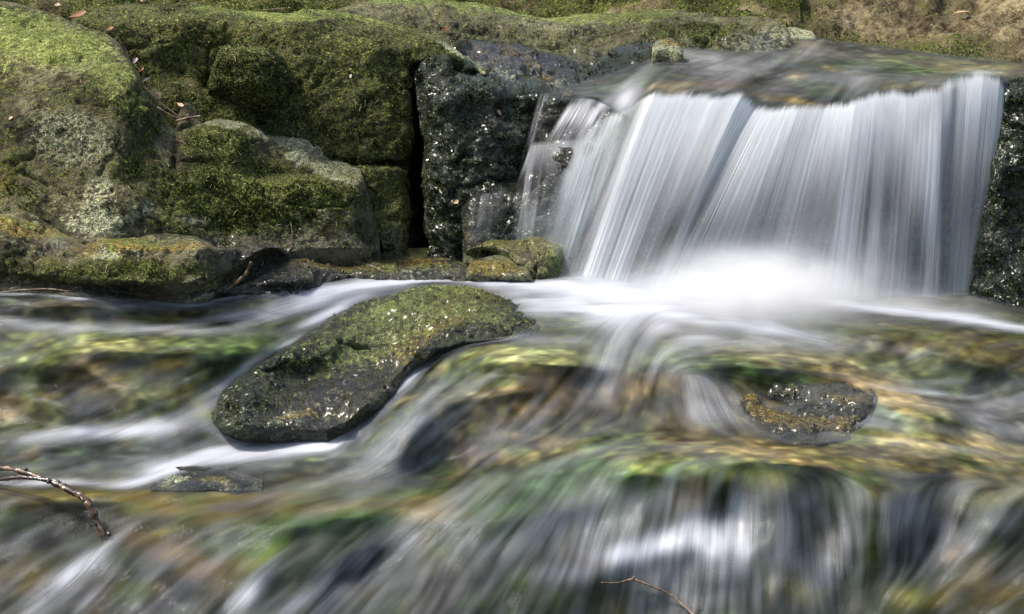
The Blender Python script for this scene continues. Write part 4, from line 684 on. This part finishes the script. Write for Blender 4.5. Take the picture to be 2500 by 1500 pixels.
# thickness of the fall across its lip (read at the lip), at the top and near the foot
PROF_X = [1470, 1520, 1545, 1575, 1600, 1640, 1690, 1730, 1760, 1790, 1815, 1832, 1838, 1860, 1900, 1940, 1975, 2010, 2050, 2075, 2100, 2120, 2140, 2160, 2180, 2215, 2260, 2285, 2300, 2315, 2330, 2345, 2380, 2420, 2448, 2455]
PROF_T = [.08, .22, .16, .30, .95, .98, .95, .85, .96, .80, .95, .95, .88, .84, .88, .95, .88, .85, .90, .95, .92, .90, .93, .85, .92, .93, .95, .90, .70, .85, .35, .85, .92, .88, .80, .0]
PROF_B = [.05, .10, .22, .14, .93, .62, .72, .30, .35, .20, .25, .52, .50, .34, .45, .45, .40, .38, .20, .30, .85, .72, .22, .62, .25, .40, .38, .85, .85, .30, .25, .35, .40, .30, .18, .0]
def fall_alpha(U, V, f1, f2, f3):
    x = topx(U); a = np.interp(x, PROF_X, PROF_T); b = np.interp(x, PROF_X, np.array(PROF_B) ** 1.35) * .88
    t = sstep(V, .05, .62); A = a * (1 - t) + b * t
    A = A * (1 + .05 * f1 * (.3 + V) + .20 * f2 * (.15 + V) + .62 * f3 * (.08 + V)) + .03 * f2 * V
    A = A + .22 * sstep(V, .8, 1.0)
    start = .006 + .012 * (f2 + 1) + .006 * f1
    A = np.clip(A, 0, 1) * sstep(V, start - .012, start + .03)
    return np.clip(A, 0, .97)
fall = curtain('waterfall_water', TOPS, BOTS, 1500, 170, fall_alpha, seed=11)
tag(fall, kind='structure')
def veil_alpha(U, V, f1, f2, f3):
    return np.clip(.06 + .08 * f2 + .12 * f3 + .015 * f1, 0, .35) * sstep(V, .06, .3) * (1 - .0 * V) * sstep(U, .0, .08) * (1 - sstep(U, .96, 1))
back = curtain('veil', TOPS, [(x + 26, y, d) for x, y, d in BOTS], 900, 120, veil_alpha, yoff=.05, seed=12, parent=fall)
front = curtain('veil', [(x + 4, y + 10, d) for x, y, d in TOPS], [(x - 46, y, d) for x, y, d in BOTS], 900, 120, lambda U, V, a, b, c: veil_alpha(U, V, a, b, c) * .9, yoff=-.03, seed=13, parent=fall)
# thin veils over the steps on the left
def thin(tops, bots, lv, seed, edge=.12):
    def fn(U, V, f1, f2, f3):
        return np.clip(lv * (1 + .5 * f2 + .9 * f3 + .2 * f1), 0, .8) * sstep(U, 0, edge) * (1 - sstep(U, 1 - edge, 1)) * sstep(V, 0, .06) * (1 - .55 * sstep(V, .7, 1))
    return curtain('veil', tops, bots, 260, 90, fn, seed=seed, parent=fall, streaks=(60, 20, 7))
thin([(1318, 222, 5.10), (1332, 224, 5.08), (1352, 226, 5.08)], [(1262, 420, 4.99), (1282, 424, 4.98), (1300, 420, 4.98)], .12, 21, .45)
thin([(1262, 440, 4.94), (1300, 344, 5.0), (1340, 338, 5.0), (1460, 332, 4.99), (1500, 290, 5.0)], [(1240, 600, 4.85), (1262, 610, 4.85), (1300, 615, 4.84), (1400, 625, 4.83), (1440, 640, 4.82)], .24, 22, .3)
thin([(1440, 235, 5.08), (1500, 262, 5.02), (1556, 262, 4.98)], [(1300, 600, 4.84), (1370, 640, 4.80), (1420, 700, 4.76)], .34, 23, .3)
thin([(1145, 482, 4.92), (1175, 472, 4.92), (1250, 452, 4.92)], [(1132, 610, 4.85), (1160, 615, 4.84), (1235, 620, 4.84)], .09, 24, .45)
thin([(1400, 232, 5.08), (1455, 240, 5.06), (1500, 262, 5.02)], [(1325, 345, 4.97), (1400, 350, 4.96), (1440, 350, 4.95)], .35, 25)

# foam boiling up at the foot of the fall: soft clouds of spray, denser inside
def spray_material(name, dens):
    m, n = new_mat(name); b = NB(n)
    tc = b.node('ShaderNodeTexCoord').outputs['Object']
    gr = b.node('ShaderNodeTexGradient', gradient_type='SPHERICAL'); b.link(tc, gr.inputs[0])
    mpp = b.node('ShaderNodeMapping'); b.link(tc, mpp.inputs[0]); mpp.inputs['Scale'].default_value = (1, 1, .6)
    nz = b.noise(mpp.outputs[0], 3.4, 4, .6, .6)
    d = b.math('MULTIPLY', b.math('POWER', gr.outputs['Fac'], 1.6), b.maprange(nz, .35, .65, .45, 1.45))
    v = b.node('ShaderNodeVolumePrincipled'); v.inputs['Color'].default_value = (.97, .975, .99, 1); b.link(b.math('MULTIPLY', d, dens), v.inputs['Density'])
    out = b.node('ShaderNodeOutputMaterial'); b.link(v.outputs[0], out.inputs['Volume']); return m
def foam(cx, cy, Y, rx, rz, ry, dens, seed, parent=None, roll=0):
    Tn, Pn = np.meshgrid(np.linspace(-math.pi, math.pi, 61), np.linspace(-math.pi / 2, math.pi * .5, 30))
    V = np.stack([np.cos(Pn) * np.sin(Tn), -np.cos(Pn) * np.cos(Tn), np.sin(Pn)], -1); V[:, -1] = V[:, 0]
    o = grid_mesh('foam', V, spray_material('spray', dens), parent, flip=True)
    o.location = tuple(P(cx, cy, Y)); o.scale = (rx, ry, rz); o.rotation_euler = (0, roll, 0); return o
foam(1840, 705, 4.57, .30, .11, .28, 15, 31, fall)
foam(1850, 700, 4.57, .46, .13, .42, 4.5, 36, fall)
foam(2200, 765, 4.62, .34, .07, .07, 16, 37, fall, .06)
foam(1620, 752, 4.62, .34, .08, .07, 26, 34, fall, .15)

# ------------------------------------------------------------ ground and bank behind
def bank():
    xs = np.arange(-700, 3300, 5.0); H_ = 190; v = np.linspace(0, 1, H_)[:, None]
    base = np.interp(xs, [-700, 600, 1300, 1900, 1950, 2100, 2300, 2500, 3300], [80, 90, 130, 112, 90, 104, 132, 152, 190])
    X = np.broadcast_to(xs, (H_, len(xs))).copy(); Yp = base + 30 - v * (base + 30 + 330)
    D = 5.92 + .035 * (v * 60) ** .5 + v * 1.1 - np.interp(xs, [-700, 1200, 1700, 2100, 2500, 3300], [-.15, -.15, 0, .05, .15, .3])
    V = P(X, Yp, D); N = -normals(V)
    r = ridged(V * np.array([1, .6, .8]), .22, 4, 50)
    V = V + N * (.10 * fbm(V, .35, 3, 51) + .07 * (r - .6) + .03 * fbm(V, .06, 4, 52) + .008 * fbm(V, .02, 3, 53))[..., None] * sstep(v, 0, .08)[..., None]
    N = -normals(V)
    mk = np.zeros(V.shape); st = np.zeros(V.shape)
    mossy = np.interp(X, [-700, 1900, 2100, 2400, 3300], [.6, .55, .36, .22, .2]) + .25 * sstep(.22 - v, 0, .2)
    mk[..., 0] = np.clip(mossy + .3 * fbm(V, .15, 3, 54), 0, 1)
    mk[..., 1] = .25; st[..., 0] = np.interp(X, [-700, 1200, 3300], [.35, .3, .12]); st[..., 1] = np.interp(X, [-700, 1800, 2100, 3300], [.1, .15, .3, .28]); st[..., 2] = .3
    # carry the bank up and away to the rear
    Vt, mt, s_t = V, mk, st
    for off in ((0, .6, .25), (0, 2.5, 1.0), (0, 8, 2.5)):
        Vt = np.concatenate([Vt, Vt[-1:] + np.array(off)], 0); mt = np.concatenate([mt, mt[-1:]], 0); s_t = np.concatenate([s_t, s_t[-1:]], 0)
    Vt = np.concatenate([Vt[:1] + np.array((0, -.1, -.3)), Vt], 0); mt = np.concatenate([mt[:1], mt], 0); s_t = np.concatenate([s_t[:1], s_t], 0)
    o = grid_mesh('bank', Vt, M_BANK, attrs={'mask': mt, 'stain': s_t}, flip=True); tag(o, kind='structure')
    T, c = leaf_scatter(V, N, np.clip(mk[..., 0] * 1.4 - .35 + .8 * fbm(V, .08, 3, 6), 0, 1), 1.3, .006, moss_cols((.02, .024, .007), (.11, .13, .025), (.26, .3, .07)), seed=60)
    mo = tris_mesh('moss', T, M_MOSS, o, c); mo['kind'] = 'stuff'
    SURF['bank'] = (V, N, X, Yp)
bank()
# wide forest ground under and around everything
gx = np.linspace(-60, 60, 60); gy = np.linspace(-40, 60, 60); GX, GY = np.meshgrid(gx, gy)
GZ = np.full(GX.shape, -2.6) + .3 * fbm(np.stack([GX, GY, GX * 0], -1), 6, 3, 3) + sstep(GY, 8, 20) * 3.5
g = grid_mesh('ground', np.stack([GX, GY, GZ], -1), M_BANK, attrs={'mask': np.zeros(GX.shape + (3,)) + (.8, 0, 0), 'stain': np.zeros(GX.shape + (3,))}, flip=True); tag(g, kind='structure')

# ------------------------------------------------------------ twigs
def tube(name, pts, radii, mat, parent=None, seg=8, knob=0, seed=0, sub=6, link=True):
    pts = np.array(pts, float); n = len(pts); k = np.arange(n)
    t = np.linspace(0, n - 1, (n - 1) * sub + 1)
    i = np.clip(t.astype(int), 0, n - 2); f = (t - i)[:, None]
    p0 = pts[np.maximum(i - 1, 0)]; p1 = pts[i]; p2 = pts[i + 1]; p3 = pts[np.minimum(i + 2, n - 1)]
    Q = .5 * (2 * p1 + (p2 - p0) * f + (2 * p0 - 5 * p1 + 4 * p2 - p3) * f ** 2 + (3 * p1 - p0 - 3 * p2 + p3) * f ** 3)
    r = np.interp(t, k, radii)
    if knob: r = r * (1 + knob * fbm(np.stack([t * 3.1, t * 0 + seed, t * 0], -1), 1.0, 3, seed))
    d = np.gradient(Q, axis=0); d /= np.linalg.norm(d, axis=1, keepdims=True) + 1e-9
    a = np.cross(d, [0.01, .3, 1]); a /= np.linalg.norm(a, axis=1, keepdims=True); b = np.cross(d, a)
    th = np.linspace(0, 2 * math.pi, seg + 1)
    V = Q[:, None] + (a[:, None] * np.cos(th)[None, :, None] + b[:, None] * np.sin(th)[None, :, None]) * r[:, None, None]
    if knob: V = V + (a[:, None] * np.cos(th)[None, :, None] + b[:, None] * np.sin(th)[None, :, None]) * (r[:, None] * .35 * fbm(V, .008, 2, seed))[..., None]
    V = np.concatenate([Q[:1, None] + 0 * V[:1], V, Q[-1:, None] + 0 * V[-1:]], 0)
    return grid_mesh(name, V, mat, parent, link=link)
def pp(*a): return [tuple(P(x, y, d)) for x, y, d in a]
def tw(o, label, cat='twig', group=None): return tag(o, label, cat, group)
br = tube('bent_branch', pp((-120, 1120, 3.9), (-30, 1140, 3.78), (30, 1146, 3.73), (90, 1164, 3.69), (150, 1188, 3.66), (200, 1214, 3.64), (222, 1240, 3.63), (238, 1275, 3.62), (250, 1305, 3.61), (262, 1335, 3.6), (272, 1375, 3.59), (276, 1400, 3.58)),
          [.006, .0052, .0048, .0048, .0052, .0072, .0066, .0055, .0062, .006, .0045, .003], M_BARK, knob=.4, seed=2, seg=12, sub=12)
tw(br, 'forked dark wet branch arching down into the water at lower left', 'branch')
tube('side_shoot', pp((-120, 1168, 3.86), (-20, 1172, 3.76), (40, 1166, 3.71), (100, 1170, 3.68), (150, 1180, 3.665), (190, 1206, 3.645), (204, 1222, 3.63)), [.0045, .0045, .004, .0038, .0038, .0042, .003], M_BARK2, br, knob=.4, seed=5, seg=10, sub=10)
for a_, b_ in (((236, 1278, 3.62), (228, 1284, 3.60)), ((262, 1300, 3.61), (268, 1306, 3.60)), ((120, 1172, 3.67), (116, 1180, 3.66)), ((60, 1152, 3.71), (66, 1144, 3.70))):
    tube('bark_stub', [tuple(P(*a_)), tuple(P(*b_))], [.004, .0022], M_BARK2, br, seg=8, sub=3)
def surf_pt(x, y, S=None, lift=.0):
    V, N, X, Y = S
    k = np.argmin((X - x) ** 2 + (Y - y) ** 2); return V.reshape(-1, 3)[k] + N.reshape(-1, 3)[k] * lift, N.reshape(-1, 3)[k]
S_STREAM = (sV, sN, sX, sY)
def surf_line(S, pts, lift): return [tuple(surf_pt(x, y, S, lift)[0]) for x, y in pts]
o = tube('thin_twig', surf_line(S_STREAM, [(1460, 1425), (1500, 1424), (1538, 1418), (1580, 1432), (1630, 1456), (1670, 1484), (1720, 1530)], .012), [.0012, .0018, .0024, .002, .0019, .002, .002], M_TWIG, knob=.3, seed=4, sub=8)
tw(o, 'thin brown twig lying across the white water at the bottom edge')
tube('side_shoot', surf_line(S_STREAM, [(1536, 1418), (1542, 1408)], .013), [.002, .001], M_TWIG, o, sub=3)
SB = SURF['mossy_boulder1']; SL = SURF['stone_ledge2']; SW = SURF['rock_wall3']; SF = SURF['flat_wet_rock14']; SBL = SURF['back_ledge9']; SWB = SURF['wet_mossy_block8']; SR = SURF['rounded_rock4']
for pts, rad, lab, S in [
    ([(0, 714), (60, 708), (120, 706), (170, 712)], .0014, 'pale thin twig lying along the water under the low left ledge', None),
    ([(708, 540), (716, 570), (712, 600), (700, 622), (690, 634)], .0012, 'thin drooping brown twig against the boulder foot', SB),
    ([(614, 640), (600, 668), (575, 692), (545, 716)], .0035, 'brown twig washed by the trickle at the end of the low ledge', None),
    ([(760, 650), (790, 640), (840, 636), (880, 645), (930, 664), (960, 680)], .0013, 'thin reddish root curling over the flat wet rock', SF),
    ([(350, 212), (372, 232), (400, 258), (432, 282)], .0025, 'knotty brown twig on top of the small grey stones', None),
    ([(384, 262), (410, 278), (436, 290)], .002, 'short dry twig below the knotty one beside the boulder shoulder', None),
    ([(420, 300), (428, 318), (436, 336), (444, 350)], .0013, 'fine tan twig hanging down the boulder shoulder', SB),
    ([(284, 90), (305, 118), (325, 145)], .0008, 'hair thin grass stem leaning off the boulder edge', None),
    ([(430, 296), (460, 288), (490, 284)], .0026, 'short lichen covered twig on the boulder shoulder', None),
    ([(615, 5), (632, 22), (652, 24), (700, 20)], .0012, 'fine forked tan twig on the crest of the dark wall', None)]:
    if S is None:
        d = {0: 4.33, 614: 4.44, 350: 4.83, 384: 4.82, 284: 4.98, 430: 4.84, 615: 5.34}[pts[0][0]]
        L = [tuple(P(x, y, d)) for x, y in pts]
    else: L = surf_line(S, pts, .003)
    o = tube('twig', L, [rad] * len(pts), M_TWIG if rad < .003 else M_BARK, knob=.35, seed=int(pts[0][0]), sub=6)
    tw(o, lab)

# ------------------------------------------------------------ fallen leaves
def leaf(px, py, S, L, W_, rot, mat, label, lift=.004, curl=.25, Yd=None):
    if S is None: p = P(px, py, Yd); n = np.array([0, -.6, .8])
    else: p, n = surf_pt(px, py, S, lift)
    n = n / np.linalg.norm(n); a = np.cross(n, [0, 1, .2]); a /= np.linalg.norm(a); b = np.cross(n, a)
    c, s = math.cos(rot), math.sin(rot); u = a * c + b * s; v = -a * s + b * c
    t = np.linspace(0, 1, 16)[:, None]; q = np.linspace(-1, 1, 9)[None]
    wd = W_ * np.sin(np.pi * t ** .8) * (1 + .12 * np.sin(t * 40)) + .0004
    zz = curl * W_ * (q ** 2) * np.sin(np.pi * t) + curl * L * .5 * (t - .5) ** 2
    V = p + u * ((t - .5) * L + 0 * q)[..., None] + v * (wd * q)[..., None] + n * zz[..., None]
    V2 = V - n * .0006
    o = grid_mesh('fallen_leaf', np.concatenate([V, V2[::-1]], 0), mat)
    tag(o, label, 'leaf'); return o
bk = SURF['bank']
leaf(190, 36, None, .045, .010, .5, M_LEAFB, 'glossy brown fallen leaf at the top edge of the largest boulder', Yd=5.0)
leaf(2352, 34, bk, .05, .018, .1, M_LEAFT, 'large pinkish tan dry leaf on the bank above the upper pool', .02)
leaf(1090, 86, SBL, .020, .007, .2, M_LEAFR, 'dark red leaf caught below the back ledge', .012)
leaf(512, 149, SR, .018, .0035, -.5, M_LEAFT, 'orange tan leaf sliver stuck left of the rounded rock', .012)
leaf(440, 256, None, .020, .005, -.6, M_LEAFT, 'small orange leaf on the knotty twig', Yd=4.8)
leaf(26, 290, SB, .012, .004, 1, M_LEAFT, 'tiny orange brown leaf on the left side of the largest boulder')
leaf(924, 24, SBL, .013, .005, .2, M_LEAFP, 'small pale leaf at the left end of the back ledge', .006)
leaf(925, 92, SW, .020, .003, .9, M_LEAFP, 'pale grey sliver leaf on the upper dark wall', .01)
leaf(862, 192, SW, .012, .004, 1.2, M_LEAFP, 'pinkish pale leaf in the middle of the dark wall', .01)
leaf(1105, 208, SWB, .016, .004, .2, M_LEAFT, 'reddish tan leaf on the wet block near the cleft', .012)
leaf(1210, 275, SWB, .020, .006, .7, M_LEAFT, 'orange leaf on the glistening face of the wet block', .012)
leaf(1115, 497, SWB, .015, .005, .1, M_LEAFT, 'small brown pink leaf low on the wet block', .012)
leaf(330, 150, None, .022, .006, 1.3, M_LEAFP, 'curled pale leaf topmost in the litter beside the boulder', Yd=4.84, curl=.8)
leaf(345, 172, None, .018, .004, 1.0, M_LEAFB, 'small brown curled leaf in the litter beside the boulder', Yd=4.83, curl=.8)
leaf(356, 196, None, .018, .004, .8, M_LEAFP, 'lowest pale shrivelled leaf in the litter beside the boulder', Yd=4.83, curl=.8)
leaf(268, 70, None, .020, .006, .8, M_LEAFB, 'rust brown leaf behind the shoulder of the largest boulder', Yd=5.08)
leaf(140, 12, None, .016, .006, .3, M_LEAFT, 'small tan leaf behind the top of the largest boulder', Yd=5.2)

for k in range(26):
    x = random.uniform(265, 520) if k < 16 else random.uniform(520, 900)
    y = np.interp(x, [230, 480, 560, 640, 700, 745, 900], [22, 6, 14, 18, 22, 10, 14]) - random.uniform(4, 22)
    p_, n_ = surf_pt(x, y, bk, .01)
    o = leaf(x, y, bk, random.uniform(.012, .026), random.uniform(.004, .008), random.uniform(0, 6), random.choice([M_LEAFB, M_LEAFT, M_LEAFP]), 'dead leaf in the litter strip along the top edge behind the dark wall', .01, .6); o['group'] = 'leaf litter behind the dark wall'
# ------------------------------------------------------------ dry conifer needles
nee = []
for k in range(6):
    Ln = .013 + .003 * (k % 3); bend = (.15, .35, -.3, .5, -.15, .25)[k]
    pts = [((t - .5) * Ln, bend * Ln * (t - .5) ** 2 * 2, .0006 * math.sin(t * 6)) for t in (0, .25, .5, .75, 1)]
    nee.append(tube('needle', pts, [.0003, .00075, .0008, .0007, .0002], M_NEEDLE if k % 2 else M_NEEDLE2, seg=5, sub=2, link=False))
from mathutils import Matrix
def needles(S, spots, label, group):
    for (x, y) in spots:
        p, n = surf_pt(x, y, S, .0035); n = Vector(n).normalized()
        o = random.choice(nee).copy(); o.name = 'needle'; C.objects.link(o)
        a = n.orthogonal().normalized(); a.rotate(Matrix.Rotation(random.uniform(0, 6.28), 3, n)); b = n.cross(a)
        o.matrix_world = Matrix(((a.x, b.x, n.x, p[0]), (a.y, b.y, n.y, p[1]), (a.z, b.z, n.z, p[2]), (0, 0, 0, 1)))
        tag(o, label, 'needle', group)
def cluster(n, x0, x1, y0, y1): return [(random.uniform(x0, x1), random.uniform(y0, y1)) for _ in range(n)]
needles(SB, [(20, 105), (45, 130), (52, 138), (60, 145), (70, 135), (85, 148), (80, 165), (8, 60), (15, 150), (30, 190), (22, 20), (150, 175), (88, 78), (60, 40), (35, 205), (15, 140), (190, 178), (135, 75), (80, 120), (55, 150)] + cluster(16, 0, 260, 60, 330), 'dry curved needle on the upper part of the largest boulder', 'needles on the upper boulder')
needles(SB, [(360, 400), (380, 398), (490, 372), (540, 364), (408, 405), (425, 370), (340, 455), (690, 460), (330, 505), (360, 540), (490, 563), (190, 435)] + cluster(26, 100, 880, 350, 570), 'dry needle on the lower mossy face of the largest boulder', 'needles on the lower boulder')
needles(SW, [(890, 60), (885, 80), (900, 70), (590, 60), (595, 85), (855, 150), (858, 158), (880, 268), (920, 300), (620, 200), (905, 320), (930, 240), (370, 20), (430, 25), (580, 95), (880, 75), (892, 85), (760, 200), (700, 220)] + cluster(46, 330, 1000, 40, 580), 'dry needle clinging to the dark rock wall', 'needles on the dark wall')
needles(SBL, cluster(18, 1000, 1850, 10, 130), 'dry needle on the back ledge', 'needles on the back ledge')
needles(SL, cluster(16, 20, 660, 600, 690), 'dry needle on the low ledge by the water', 'needles on the low ledge')
needles(SWB, cluster(8, 1040, 1200, 120, 560), 'dry needle on the wet block', 'needles on the wet block')
needles(SR, cluster(6, 540, 700, 125, 230), 'dry needle on the rounded rock', 'needles on the rounded rock')
needles(bk, cluster(12, 1950, 2480, 10, 110), 'dry needle on the bank beyond the pool', 'needles on the bank')
print('VERTS', sum(len(m.vertices) for m in bpy.data.meshes))
